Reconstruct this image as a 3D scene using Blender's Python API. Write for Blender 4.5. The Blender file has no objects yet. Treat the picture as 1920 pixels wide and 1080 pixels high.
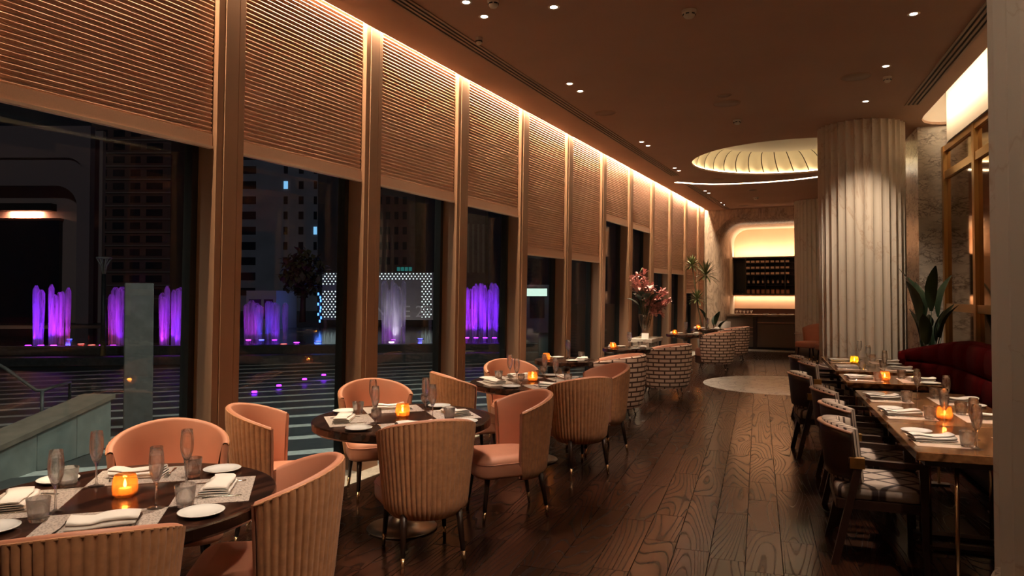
import bpy, math, random
from mathutils import Vector, Matrix

# ------------------------------------------------------------------ camera, world, exposure
SC = bpy.context.scene
COL = SC.collection
FPX, PPY, HCAM = 1330.0, 522.0, 1.6          # focal length in pixels of the 1920 px frame, principal row, eye height
PITCH = math.atan(28.0 / 1330.0)
camd = bpy.data.cameras.new('camera')
camd.sensor_fit = 'HORIZONTAL'
camd.sensor_width = 36.0
camd.lens = 36.0 * FPX / 1920.0
camd.shift_y = (PPY - 540.0) / 1920.0
camd.clip_end = 400
cam = bpy.data.objects.new('camera', camd)
COL.objects.link(cam)
cam.location = (0, 0, HCAM)
cam.rotation_euler = (math.pi / 2 + PITCH, 0, 0)
SC.camera = cam

world = bpy.data.worlds.new('night_sky')
SC.world = world
world.use_nodes = True
bg = world.node_tree.nodes['Background']
bg.inputs[0].default_value = (0.30, 0.36, 0.55, 1)
bg.inputs[1].default_value = 0.0035

sund = bpy.data.lights.new('tower_fill_sun', 'SUN')  # added fill sun that brightens the distant towers
sund.energy = 0.10
sund.color = (0.80, 0.86, 1.0)
sund.angle = 0.05
sun = bpy.data.objects.new('tower_fill_sun', sund)
COL.objects.link(sun)
sun.rotation_euler = (math.radians(62), 0, math.radians(14))

SC.view_settings.view_transform = 'Standard'
SC.view_settings.look = 'None'
SC.view_settings.exposure = 0.55
SC.view_settings.gamma = 1.0
SC.view_settings.use_curve_mapping = False
SC.cycles.max_bounces = 12
SC.cycles.diffuse_bounces = 4
SC.cycles.glossy_bounces = 4
SC.cycles.transmission_bounces = 10
SC.cycles.transparent_max_bounces = 16
SC.cycles.caustics_reflective = False
SC.cycles.caustics_refractive = False
SC.cycles.sample_clamp_indirect = 4.0
SC.cycles.blur_glossy = 0.5

# ------------------------------------------------------------------ pixel -> direction helpers
F3 = Vector((0, math.cos(PITCH), math.sin(PITCH)))
U3 = Vector((0, -math.sin(PITCH), math.cos(PITCH)))
R3 = Vector((1, 0, 0))
CAM = Vector((0, 0, HCAM))
def ray(x, y):
    return F3 + R3 * ((x - 960.0) / FPX) + U3 * ((PPY - y) / FPX)
def onz(x, y, z=0.0):
    d = ray(x, y)
    return CAM + d * ((z - HCAM) / d.z)
def aty(x, y, Y):
    d = ray(x, y)
    return CAM + d * (Y / d.y)

# room axes: window wall runs along UW (outward normal NW); the floor boards run along PB, QB points to the right wall
CEIL = 4.0
AW = math.radians(26.05)
UW = Vector((math.sin(AW), math.cos(AW), 0)); NW = Vector((-math.cos(AW), math.sin(AW), 0))
B0 = Vector((-1.1909, 6.2953, 0))
TAU = 0.0175
def win(t, d, z=0.0):                        # point by the window: t along, d outwards, the facade leans in by TAU
    p = B0 + UW * t + NW * (d - TAU * z)
    return Vector((p.x, p.y, z))
AP = math.atan(462.0 / 1330.0)
PB = Vector((math.sin(AP), math.cos(AP), 0)); QB = Vector((math.cos(AP), -math.sin(AP), 0))
OR = Vector((0.842, 0, 0))
def rp(a, b, z=0.0):                         # point on the right-hand side: a along the boards, b to the right of the table edge
    p = OR + PB * a + QB * b
    return Vector((p.x, p.y, z))
def inv_rp(p):
    q = Vector((p[0], p[1], 0)) - OR
    return q.dot(PB), q.dot(QB)

WARM = (1.0, 0.80, 0.60)
def link(name, data, parent=None, loc=None, rz=0.0):
    o = bpy.data.objects.new(name, data)
    COL.objects.link(o)
    if parent is not None: o.parent = parent
    if loc is not None: o.location = loc
    if rz: o.rotation_euler = (0, 0, rz)
    return o
# ------------------------------------------------------------------ lamps
def spot(name, loc, target, energy, size, blend=0.6, col=WARM, radius=0.03, parent=None):
    d = bpy.data.lights.new(name, 'SPOT'); d.energy = energy; d.spot_size = math.radians(size); d.spot_blend = blend
    d.color = col; d.shadow_soft_size = radius
    o = link(name, d, parent)
    o.location = loc
    o.rotation_euler = (Vector(target) - Vector(loc)).to_track_quat('-Z', 'Y').to_euler()
    return o
def point(name, loc, energy, col, radius=0.02, parent=None):
    d = bpy.data.lights.new(name, 'POINT'); d.energy = energy; d.color = col; d.shadow_soft_size = radius
    o = link(name, d, parent); o.location = loc
    return o
def area(name, c, along, face, length, width, energy, col=WARM):
    """strip lamp centred at c, long side `along`, shining towards `face`"""
    d = bpy.data.lights.new(name, 'AREA'); d.shape = 'RECTANGLE'; d.size = length; d.size_y = width; d.energy = energy; d.color = col
    o = link(name, d)
    x = Vector(along).normalized(); z = -Vector(face).normalized(); x = (x - z * x.dot(z)).normalized(); y = z.cross(x)
    o.matrix_world = Matrix(((x.x, y.x, z.x, c[0]), (x.y, y.y, z.y, c[1]), (x.z, y.z, z.z, c[2]), (0, 0, 0, 1)))
    return o
# lamp strengths (watts): light coves, bar, downlights, candles, terrace, fountains
COVE_W, COVE_R, BAR_LOW, BAR_HIGH = 780.0, 105.0, 16.0, 40.0
DLK, CANDLE, EXTK, FTN = 2.2, 1.6, 2.2, 200.0
area('cove_lamp_window', win(3.2, 0.115 + TAU * 4.1, 4.12), UW, NW * 0.8 + Vector((0, 0, -1)), 25.0, 0.03, COVE_W, (1.0, 0.74, 0.46))
area('cove_lamp_right', rp(4.0, 1.37, 4.09), PB, QB * 1.0 + Vector((0, 0, 0.15)), 13.8, 0.04, COVE_R, (1.0, 0.78, 0.52))

# ------------------------------------------------------------------ mesh helpers
class MB:
    def __init__(self):
        self.v = []; self.f = []; self.s = []; self.uv = None
    def add(self, vs, fs, smooth=False):
        b = len(self.v)
        self.v.extend(tuple(p) for p in vs)
        for q in fs:
            self.f.append(tuple(i + b for i in q)); self.s.append(smooth)
        return self
    def box(self, x0, x1, y0, y1, z0, z1):
        vs = [(x, y, z) for z in (z0, z1) for y in (y0, y1) for x in (x0, x1)]
        return self.add(vs, [(0, 2, 3, 1), (4, 5, 7, 6), (0, 1, 5, 4), (2, 6, 7, 3), (0, 4, 6, 2), (1, 3, 7, 5)])
    def hexa(self, bot, top):                # 4 bottom points, 4 top points, same winding
        return self.add(list(bot) + list(top), [(3, 2, 1, 0), (4, 5, 6, 7), (0, 1, 5, 4), (1, 2, 6, 5), (2, 3, 7, 6), (3, 0, 4, 7)])
    def obox(self, c, ax, ay, az):           # oriented box: centre, three half axes
        c = Vector(c); ax = Vector(ax); ay = Vector(ay); az = Vector(az)
        b = [c - ax - ay - az, c + ax - ay - az, c + ax + ay - az, c - ax + ay - az]
        return self.hexa(b, [p + az * 2 for p in b])
    def prism(self, outline, layers, smooth=False, cap=True):   # outline CCW, layers = [(inset, z), ...] from below upwards
        n = len(outline); vs = []
        for ins, z in layers:
            for p in inset(outline, ins): vs.append((p[0], p[1], z))
        fs = []
        for k in range(len(layers) - 1):
            for i in range(n):
                j = (i + 1) % n
                fs.append((k * n + i, k * n + j, (k + 1) * n + j, (k + 1) * n + i))
        self.add(vs, fs, smooth)
        if cap:
            b = len(self.v) - len(vs); m = (len(layers) - 1) * n
            self.f.append(tuple(b + i for i in reversed(range(n)))); self.s.append(False)
            self.f.append(tuple(b + m + i for i in range(n))); self.s.append(False)
        return self
    def lathe(self, prof, n=24, c=(0, 0), smooth=True, closed=False, fn=None):
        vs = []; m = len(prof)
        for i in range(n):
            a = 2 * math.pi * i / n; ca, sa = math.cos(a), math.sin(a)
            k = fn(a) if fn else 1.0
            for r, z in prof: vs.append((c[0] + r * k * ca, c[1] + r * k * sa, z))
        fs = []
        for i in range(n):
            j = (i + 1) % n
            for k in range(m if closed else m - 1):
                l = (k + 1) % m
                fs.append((i * m + k, j * m + k, j * m + l, i * m + l))
        return self.add(vs, fs, smooth)
    def tube(self, pts, rad, n=8, smooth=True, cap=True):
        pts = [Vector(p) for p in pts]; m = len(pts)
        if not isinstance(rad, (list, tuple)): rad = [rad] * m
        vs = []; ref = None
        for i, p in enumerate(pts):
            t = (pts[min(i + 1, m - 1)] - pts[max(i - 1, 0)]).normalized()
            if ref is None:
                ref = Vector((0, 0, 1)) if abs(t.z) < 0.9 else Vector((1, 0, 0))
            a = (ref - t * ref.dot(t)).normalized(); ref = a
            b = t.cross(a)
            for k in range(n):
                an = 2 * math.pi * k / n
                vs.append(p + (a * math.cos(an) + b * math.sin(an)) * rad[i])
        fs = [(i * n + k, i * n + (k + 1) % n, (i + 1) * n + (k + 1) % n, (i + 1) * n + k) for i in range(m - 1) for k in range(n)]
        if cap: fs += [tuple(reversed(range(n))), tuple((m - 1) * n + k for k in range(n))]
        return self.add(vs, fs, smooth)
    def grid(self, fn, nu, nv, smooth=True, cu=False, cv=False):
        vs = [fn(i, j) for i in range(nu) for j in range(nv)]
        fs = []
        for i in range(nu if cu else nu - 1):
            for j in range(nv if cv else nv - 1):
                a, b = (i + 1) % nu, (j + 1) % nv
                fs.append((i * nv + j, a * nv + j, a * nv + b, i * nv + b))
        return self.add(vs, fs, smooth)
    def mesh(self, name):
        me = bpy.data.meshes.new(name)
        me.from_pydata(self.v, [], self.f)
        me.polygons.foreach_set('use_smooth', self.s)
        if self.uv is not None:
            l = me.uv_layers.new(name='UVMap')
            idx = [0] * len(me.loops); me.loops.foreach_get('vertex_index', idx)
            l.data.foreach_set('uv', [c for i in idx for c in self.uv[i]])
        me.update()
        return me
    def obj(self, name, mat, parent=None, loc=None, rz=0.0):
        me = self.mesh(name)
        me.materials.append(mat)
        return link(name, me, parent, loc, rz)

def inset(ol, d):
    if abs(d) < 1e-9: return ol
    n = len(ol); out = []
    for i in range(n):
        p0 = Vector(ol[i - 1][:2]); p1 = Vector(ol[i][:2]); p2 = Vector(ol[(i + 1) % n][:2])
        e1 = (p1 - p0).normalized(); e2 = (p2 - p1).normalized()
        n1 = Vector((-e1.y, e1.x)); n2 = Vector((-e2.y, e2.x))
        m = n1 + n2
        m = m / max(0.3, m.dot(n1)) if m.length > 1e-6 else n1
        out.append((p1.x + m.x * d, p1.y + m.y * d))
    return out
def rrect(w, d, r, n=5, cx=0.0, cy=0.0):
    out = []
    for sx, sy, a0 in ((1, 1, 0), (-1, 1, 90), (-1, -1, 180), (1, -1, 270)):
        for k in range(n + 1):
            a = math.radians(a0 + 90.0 * k / n)
            out.append((cx + sx * (w / 2 - r) + r * math.cos(a), cy + sy * (d / 2 - r) + r * math.sin(a)))
    return out
def circle(r, n=32, cx=0.0, cy=0.0):
    return [(cx + r * math.cos(2 * math.pi * i / n), cy + r * math.sin(2 * math.pi * i / n)) for i in range(n)]
def clip(poly, pt, nrm):                     # keep the side where (p-pt).nrm <= 0
    out = []
    for i in range(len(poly)):
        a, b = poly[i - 1], poly[i]
        da = (a[0] - pt[0]) * nrm[0] + (a[1] - pt[1]) * nrm[1]
        db = (b[0] - pt[0]) * nrm[0] + (b[1] - pt[1]) * nrm[1]
        if (da <= 0) != (db <= 0):
            k = da / (da - db)
            out.append((a[0] + (b[0] - a[0]) * k, a[1] + (b[1] - a[1]) * k))
        if db <= 0: out.append(b)
    return out

def tag(o, label=None, cat=None, group=None, kind=None):
    if label: o['label'] = label
    if cat: o['category'] = cat
    if group: o['group'] = group
    if kind: o['kind'] = kind
    return o
def thing(name, label, cat, loc=(0, 0, 0), rz=0.0, group=None, kind=None):
    o = link(name, None, None, loc, rz)
    o.empty_display_size = 0.1
    return tag(o, label, cat, group, kind)
def struct(o, label=None):
    o['kind'] = 'structure'
    if label: o['label'] = label
    return o
def dup(root, loc, rz, label=None, group=None):
    def rec(o, par):
        c = o.copy(); COL.objects.link(c)
        if par is not None: c.parent = par
        for ch in kids.get(o.name, ()): rec(ch, c)
        return c
    kids = {}
    for o in root.children_recursive: kids.setdefault(o.parent.name, []).append(o)
    r = rec(root, None)
    r.location = loc; r.rotation_euler = (0, 0, rz)
    if label: r['label'] = label
    if group: r['group'] = group
    return r

# ------------------------------------------------------------------ materials
def new_mat(name):
    m = bpy.data.materials.new(name); m.use_nodes = True
    nt = m.node_tree
    return m, nt, nt.nodes['Principled BSDF'], nt.nodes['Material Output']
def rgba(c): return (c[0], c[1], c[2], 1)
def node(nt, t, **kw):
    n = nt.nodes.new(t)
    for k, v in kw.items():
        if k.startswith('in_'): n.inputs[k[3:].replace('_', ' ')].default_value = v
        else: setattr(n, k, v)
    return n
def ramp(nt, stops):
    r = nt.nodes.new('ShaderNodeValToRGB')
    while len(r.color_ramp.elements) < len(stops): r.color_ramp.elements.new(0.5)
    for e, (p, c) in zip(r.color_ramp.elements, stops):
        e.position = p; e.color = rgba(c)
    return r
def plain(name, col, rough=0.5, metal=0.0, noise=None, bump=None, sheen=0.0, spec=0.5, coord='Object', coat=0.0):
    """noise=(scale, amount) varies the colour, bump=(scale, strength) adds a fine relief"""
    m, nt, b, out = new_mat(name)
    b.inputs['Base Color'].default_value = rgba(col)
    b.inputs['Roughness'].default_value = rough
    b.inputs['Metallic'].default_value = metal
    b.inputs['Specular IOR Level'].default_value = spec
    if sheen: b.inputs['Sheen Weight'].default_value = sheen
    if coat: b.inputs['Coat Weight'].default_value = coat
    if noise or bump:
        tc = node(nt, 'ShaderNodeTexCoord')
    if noise:
        n = node(nt, 'ShaderNodeTexNoise'); n.inputs['Scale'].default_value = noise[0]; n.inputs['Detail'].default_value = 4
        nt.links.new(tc.outputs[coord], n.inputs['Vector'])
        k = noise[1]
        r = ramp(nt, [(0.3, tuple(c * (1 - k) for c in col)), (0.7, tuple(min(1, c * (1 + k)) for c in col))])
        nt.links.new(n.outputs['Fac'], r.inputs[0]); nt.links.new(r.outputs[0], b.inputs['Base Color'])
    if bump:
        n2 = node(nt, 'ShaderNodeTexNoise'); n2.inputs['Scale'].default_value = bump[0]; n2.inputs['Detail'].default_value = 3
        nt.links.new(tc.outputs[coord], n2.inputs['Vector'])
        bp = node(nt, 'ShaderNodeBump'); bp.inputs['Strength'].default_value = bump[1]; bp.inputs['Distance'].default_value = 0.004
        nt.links.new(n2.outputs['Fac'], bp.inputs['Height']); nt.links.new(bp.outputs[0], b.inputs['Normal'])
    return m
def emit(name, col, strength):
    m, nt, b, out = new_mat(name)
    nt.nodes.remove(b)
    e = node(nt, 'ShaderNodeEmission'); e.inputs[0].default_value = rgba(col); e.inputs[1].default_value = strength
    nt.links.new(e.outputs[0], out.inputs[0])
    return m
def glass(name, tint=(1, 1, 1), base=0.06, edge=0.75, rough=0.02, refr=0.0, body=None):
    """thin clear sheet or wall of glass: see-through, mirroring more at grazing angles"""
    m, nt, b, out = new_mat(name)
    nt.nodes.remove(b)
    t = node(nt, 'ShaderNodeBsdfTransparent'); t.inputs[0].default_value = rgba(tint)
    g = node(nt, 'ShaderNodeBsdfGlossy'); g.inputs['Roughness'].default_value = rough
    lw = node(nt, 'ShaderNodeLayerWeight'); lw.inputs['Blend'].default_value = 0.35
    mr = node(nt, 'ShaderNodeMapRange'); mr.inputs['To Min'].default_value = base; mr.inputs['To Max'].default_value = edge
    pw = node(nt, 'ShaderNodeMath', operation='POWER'); pw.inputs[1].default_value = 3.2
    nt.links.new(lw.outputs['Facing'], pw.inputs[0]); nt.links.new(pw.outputs[0], mr.inputs['Value'])
    thru = t.outputs[0]
    if body:
        tl = node(nt, 'ShaderNodeBsdfTranslucent'); tl.inputs[0].default_value = rgba(body)
        m3 = node(nt, 'ShaderNodeMixShader'); m3.inputs[0].default_value = 0.22
        nt.links.new(t.outputs[0], m3.inputs[1]); nt.links.new(tl.outputs[0], m3.inputs[2]); thru = m3.outputs[0]
    mx = node(nt, 'ShaderNodeMixShader')
    nt.links.new(mr.outputs[0], mx.inputs[0]); nt.links.new(thru, mx.inputs[1]); nt.links.new(g.outputs[0], mx.inputs[2])
    if refr:
        gl = node(nt, 'ShaderNodeBsdfGlass'); gl.inputs['IOR'].default_value = 1.45; gl.inputs['Roughness'].default_value = rough
        m2 = node(nt, 'ShaderNodeMixShader'); m2.inputs[0].default_value = refr
        nt.links.new(mx.outputs[0], m2.inputs[1]); nt.links.new(gl.outputs[0], m2.inputs[2]); nt.links.new(m2.outputs[0], out.inputs[0])
    else: nt.links.new(mx.outputs[0], out.inputs[0])
    return m
def marble(name, base, vein, scale=1.0, stretch=(1, 1, 1), rot=(0, 0, 0), width=0.06, rough=0.25, fine=0.35, distort=1.2):
    m, nt, b, out = new_mat(name)
    tc = node(nt, 'ShaderNodeTexCoord'); mp = node(nt, 'ShaderNodeMapping')
    mp.inputs['Scale'].default_value = tuple(s * scale for s in stretch); mp.inputs['Rotation'].default_value = rot
    nt.links.new(tc.outputs['Object'], mp.inputs[0])
    n = node(nt, 'ShaderNodeTexNoise'); n.inputs['Scale'].default_value = 1.6; n.inputs['Detail'].default_value = 7; n.inputs['Roughness'].default_value = 0.62
    n.inputs['Distortion'].default_value = distort
    nt.links.new(mp.outputs[0], n.inputs['Vector'])
    s = node(nt, 'ShaderNodeMath', operation='SUBTRACT'); s.inputs[1].default_value = 0.5
    a = node(nt, 'ShaderNodeMath', operation='ABSOLUTE')
    nt.links.new(n.outputs['Fac'], s.inputs[0]); nt.links.new(s.outputs[0], a.inputs[0])
    r = ramp(nt, [(0.0, vein), (width * 0.25, tuple(0.5 * (p + q) for p, q in zip(vein, base))), (width, base)])
    nt.links.new(a.outputs[0], r.inputs[0])
    n3 = node(nt, 'ShaderNodeTexNoise'); n3.inputs['Scale'].default_value = 4.3; n3.inputs['Detail'].default_value = 6; n3.inputs['Distortion'].default_value = distort * 0.6
    nt.links.new(mp.outputs[0], n3.inputs['Vector'])
    s3 = node(nt, 'ShaderNodeMath', operation='SUBTRACT'); s3.inputs[1].default_value = 0.5
    a3 = node(nt, 'ShaderNodeMath', operation='ABSOLUTE'); k3 = node(nt, 'ShaderNodeMath', operation='MULTIPLY_ADD'); k3.inputs[1].default_value = 1.6; k3.inputs[2].default_value = width * 0.2
    mn3 = node(nt, 'ShaderNodeMath', operation='MINIMUM')
    nt.links.new(n3.outputs['Fac'], s3.inputs[0]); nt.links.new(s3.outputs[0], a3.inputs[0]); nt.links.new(a3.outputs[0], k3.inputs[0])
    nt.links.new(a.outputs[0], mn3.inputs[0]); nt.links.new(k3.outputs[0], mn3.inputs[1]); nt.links.new(mn3.outputs[0], r.inputs[0])
    n2 = node(nt, 'ShaderNodeTexNoise'); n2.inputs['Scale'].default_value = 0.9; n2.inputs['Detail'].default_value = 5
    nt.links.new(mp.outputs[0], n2.inputs['Vector'])
    mx = node(nt, 'ShaderNodeMix', data_type='RGBA'); mx.inputs[0].default_value = fine
    r2 = ramp(nt, [(0.35, tuple(c * 0.72 for c in base)), (0.62, base)])
    nt.links.new(n2.outputs['Fac'], r2.inputs[0])
    nt.links.new(r.outputs[0], mx.inputs[6]); nt.links.new(r2.outputs[0], mx.inputs[7])
    nt.links.new(mx.outputs[2], b.inputs['Base Color'])
    b.inputs['Roughness'].default_value = rough
    return m
def crackle(name, base, vein, scale, stretch, rot, width, rough):
    """marble crossed by a net of thin dark veins"""
    m, nt, b, out = new_mat(name)
    tc = node(nt, 'ShaderNodeTexCoord'); mp = node(nt, 'ShaderNodeMapping')
    mp.inputs['Rotation'].default_value = rot; mp.inputs['Scale'].default_value = tuple(s * scale for s in stretch)
    nt.links.new(tc.outputs['Object'], mp.inputs[0])
    n = node(nt, 'ShaderNodeTexNoise'); n.inputs['Scale'].default_value = 2.2; n.inputs['Detail'].default_value = 6; n.inputs['Roughness'].default_value = 0.65
    nt.links.new(mp.outputs[0], n.inputs['Vector'])
    ad = node(nt, 'ShaderNodeVectorMath', operation='MULTIPLY_ADD'); ad.inputs[1].default_value = (0.9, 0.9, 0.9)
    nt.links.new(n.outputs['Color'], ad.inputs[0]); nt.links.new(mp.outputs[0], ad.inputs[2])
    prev = None
    for sc, w in ((1.0, width), (2.7, width * 1.5)):
        v = node(nt, 'ShaderNodeTexVoronoi', feature='DISTANCE_TO_EDGE'); v.inputs['Scale'].default_value = sc
        nt.links.new(ad.outputs[0], v.inputs['Vector'])
        k = node(nt, 'ShaderNodeMath', operation='DIVIDE'); k.inputs[1].default_value = w
        nt.links.new(v.outputs['Distance'], k.inputs[0])
        if prev is None: prev = k.outputs[0]
        else:
            mn = node(nt, 'ShaderNodeMath', operation='MINIMUM'); nt.links.new(prev, mn.inputs[0]); nt.links.new(k.outputs[0], mn.inputs[1]); prev = mn.outputs[0]
    n2 = node(nt, 'ShaderNodeTexNoise'); n2.inputs['Scale'].default_value = 1.4; n2.inputs['Detail'].default_value = 3
    nt.links.new(mp.outputs[0], n2.inputs['Vector'])
    gate = node(nt, 'ShaderNodeMapRange'); gate.inputs['From Min'].default_value = 0.42; gate.inputs['From Max'].default_value = 0.62; gate.inputs['To Max'].default_value = 0.9
    nt.links.new(n2.outputs['Fac'], gate.inputs['Value'])
    mxv = node(nt, 'ShaderNodeMath', operation='MAXIMUM'); nt.links.new(prev, mxv.inputs[0]); nt.links.new(gate.outputs[0], mxv.inputs[1])
    r = ramp(nt, [(0.0, vein), (0.4, tuple(0.35 * p + 0.65 * q for p, q in zip(vein, base))), (1.0, base)])
    nt.links.new(mxv.outputs[0], r.inputs[0]); nt.links.new(r.outputs[0], b.inputs['Base Color'])
    b.inputs['Roughness'].default_value = rough
    return m
def wood(name, dark, light, along=0.0, rough=0.3, scale=9.0, contrast=(0.35, 0.7), per_object=False, coat=0.0, bump=0.0, stretch=0.1):
    """long grain along the local direction turned by `along` radians from +Y"""
    m, nt, b, out = new_mat(name)
    tc = node(nt, 'ShaderNodeTexCoord'); mp = node(nt, 'ShaderNodeMapping')
    rot = node(nt, 'ShaderNodeVectorRotate', rotation_type='Z_AXIS'); rot.inputs['Angle'].default_value = along
    nt.links.new(tc.outputs['Object'], rot.inputs['Vector'])
    src = rot.outputs[0]
    if per_object:
        oi = node(nt, 'ShaderNodeObjectInfo'); ml = node(nt, 'ShaderNodeMath', operation='MULTIPLY'); ml.inputs[1].default_value = 53.0
        cb = node(nt, 'ShaderNodeCombineXYZ'); ad = node(nt, 'ShaderNodeVectorMath', operation='ADD')
        nt.links.new(oi.outputs['Random'], ml.inputs[0])
        nt.links.new(ml.outputs[0], cb.inputs[0]); nt.links.new(ml.outputs[0], cb.inputs[1]); nt.links.new(ml.outputs[0], cb.inputs[2])
        nt.links.new(src, ad.inputs[0]); nt.links.new(cb.outputs[0], ad.inputs[1]); src = ad.outputs[0]
    mp.inputs['Scale'].default_value = (1, stretch, 1)
    nt.links.new(src, mp.inputs[0])
    n = node(nt, 'ShaderNodeTexNoise'); n.inputs['Scale'].default_value = scale * 0.45; n.inputs['Detail'].default_value = 2
    nt.links.new(mp.outputs[0], n.inputs['Vector'])
    k = node(nt, 'ShaderNodeMath', operation='MULTIPLY'); k.inputs[1].default_value = 9.0
    fr = node(nt, 'ShaderNodeMath', operation='PINGPONG'); fr.inputs[1].default_value = 0.5
    nt.links.new(n.outputs['Fac'], k.inputs[0]); nt.links.new(k.outputs[0], fr.inputs[0])
    n2 = node(nt, 'ShaderNodeTexNoise'); n2.inputs['Scale'].default_value = scale * 7; n2.inputs['Detail'].default_value = 4
    nt.links.new(mp.outputs[0], n2.inputs['Vector'])
    ad2 = node(nt, 'ShaderNodeMath', operation='ADD'); hv = node(nt, 'ShaderNodeMath', operation='MULTIPLY'); hv.inputs[1].default_value = 0.5
    nt.links.new(n2.outputs['Fac'], hv.inputs[0]); nt.links.new(fr.outputs[0], ad2.inputs[0]); nt.links.new(hv.outputs[0], ad2.inputs[1])
    r = ramp(nt, [(contrast[0], dark), (contrast[1], light)])
    nt.links.new(ad2.outputs[0], r.inputs[0])
    colr = r.outputs[0]
    if per_object:
        hs = node(nt, 'ShaderNodeHueSaturation'); mr = node(nt, 'ShaderNodeMapRange'); mr.inputs['To Min'].default_value = 0.62; mr.inputs['To Max'].default_value = 1.4
        nt.links.new(oi.outputs['Random'], mr.inputs['Value']); nt.links.new(mr.outputs[0], hs.inputs['Value']); nt.links.new(colr, hs.inputs['Color'])
        colr = hs.outputs[0]
    nt.links.new(colr, b.inputs['Base Color'])
    b.inputs['Roughness'].default_value = rough
    if per_object and not coat: b.inputs['Specular IOR Level'].default_value = 0.4
    if coat: b.inputs['Coat Weight'].default_value = coat; b.inputs['Coat Roughness'].default_value = 0.12
    if bump:
        bp = node(nt, 'ShaderNodeBump'); bp.inputs['Strength'].default_value = bump; bp.inputs['Distance'].default_value = 0.002
        nt.links.new(ad2.outputs[0], bp.inputs['Height']); nt.links.new(bp.outputs[0], b.inputs['Normal'])
    return m

M = {}
M['plaster'] = plain('ceiling_plaster', (0.47, 0.29, 0.20), 0.85, noise=(1.2, 0.04))
M['plaster_light'] = plain('cream_plaster', (0.72, 0.62, 0.50), 0.7)
M['dark_wall'] = plain('dark_wall', (0.12, 0.08, 0.06), 0.6)
M['black'] = plain('black_slot', (0.012, 0.010, 0.009), 0.6)
M['bronze'] = plain('bronze_anodised', (0.43, 0.24, 0.15), 0.5, 0.2)
M['bronze_dark'] = plain('dark_bronze', (0.10, 0.07, 0.05), 0.45, 0.5)
M['gold'] = plain('brushed_gold', (0.62, 0.36, 0.12), 0.32, 1.0)
M['brass'] = plain('polished_brass', (0.75, 0.52, 0.30), 0.25, 1.0)
M['steel'] = plain('polished_steel', (0.72, 0.68, 0.63), 0.18, 1.0)
M['pedestal'] = plain('satin_nickel', (0.55, 0.49, 0.40), 0.28, 1.0)
M['blind'] = plain('pleated_fabric', (0.80, 0.50, 0.36), 0.9, noise=(140, 0.05))
M['blind_rail'] = plain('blind_rail_enamel', (0.80, 0.60, 0.48), 0.55)
M['pane'] = glass('window_glass', (0.92, 0.95, 0.94), 0.035, 0.5, 0.0)
def crystal():
    m, nt, b, out = new_mat('drinking_glass')
    nt.nodes.remove(b)
    g = node(nt, 'ShaderNodeBsdfGlass'); g.inputs['IOR'].default_value = 1.5; g.inputs['Roughness'].default_value = 0.0
    t = node(nt, 'ShaderNodeBsdfTransparent'); mx = node(nt, 'ShaderNodeMixShader'); mx.inputs[0].default_value = 0.55
    nt.links.new(t.outputs[0], mx.inputs[1]); nt.links.new(g.outputs[0], mx.inputs[2]); nt.links.new(mx.outputs[0], out.inputs[0])
    return m
M['clear'] = crystal()
M['mirror'] = plain('bronze_mirror', (0.36, 0.22, 0.12), 0.06, 1.0)
M['column_marble'] = marble('column_marble', (0.80, 0.70, 0.58), (0.62, 0.46, 0.33), 0.5, (1, 1, 0.5), (0.4, 0.3, 0), 0.012, 0.4, 0.25)
M['wall_marble'] = crackle('veined_marble', (0.74, 0.66, 0.56), (0.12, 0.07, 0.04), 2.2, (1, 1, 1.9), (0.5, 0.6, 0.3), 0.06, 0.25)
M['arch_marble'] = marble('brown_veined_marble', (0.60, 0.48, 0.39), (0.11, 0.06, 0.045), 1.3, (2.2, 2.2, 0.45), (0.35, 0.7, 0.3), 0.075, 0.28, 0.4)
M['floor_marble'] = marble('inlay_marble', (0.86, 0.80, 0.72), (0.30, 0.26, 0.22), 1.2, (1, 1, 1), (0, 0, 0.4), 0.03, 0.2, 0.3)
M['strip_marble'] = marble('strip_marble', (0.60, 0.57, 0.53), (0.20, 0.18, 0.16), 2.2, (1, 1, 1), (0, 0, 0.9), 0.05, 0.35, 0.4)
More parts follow.
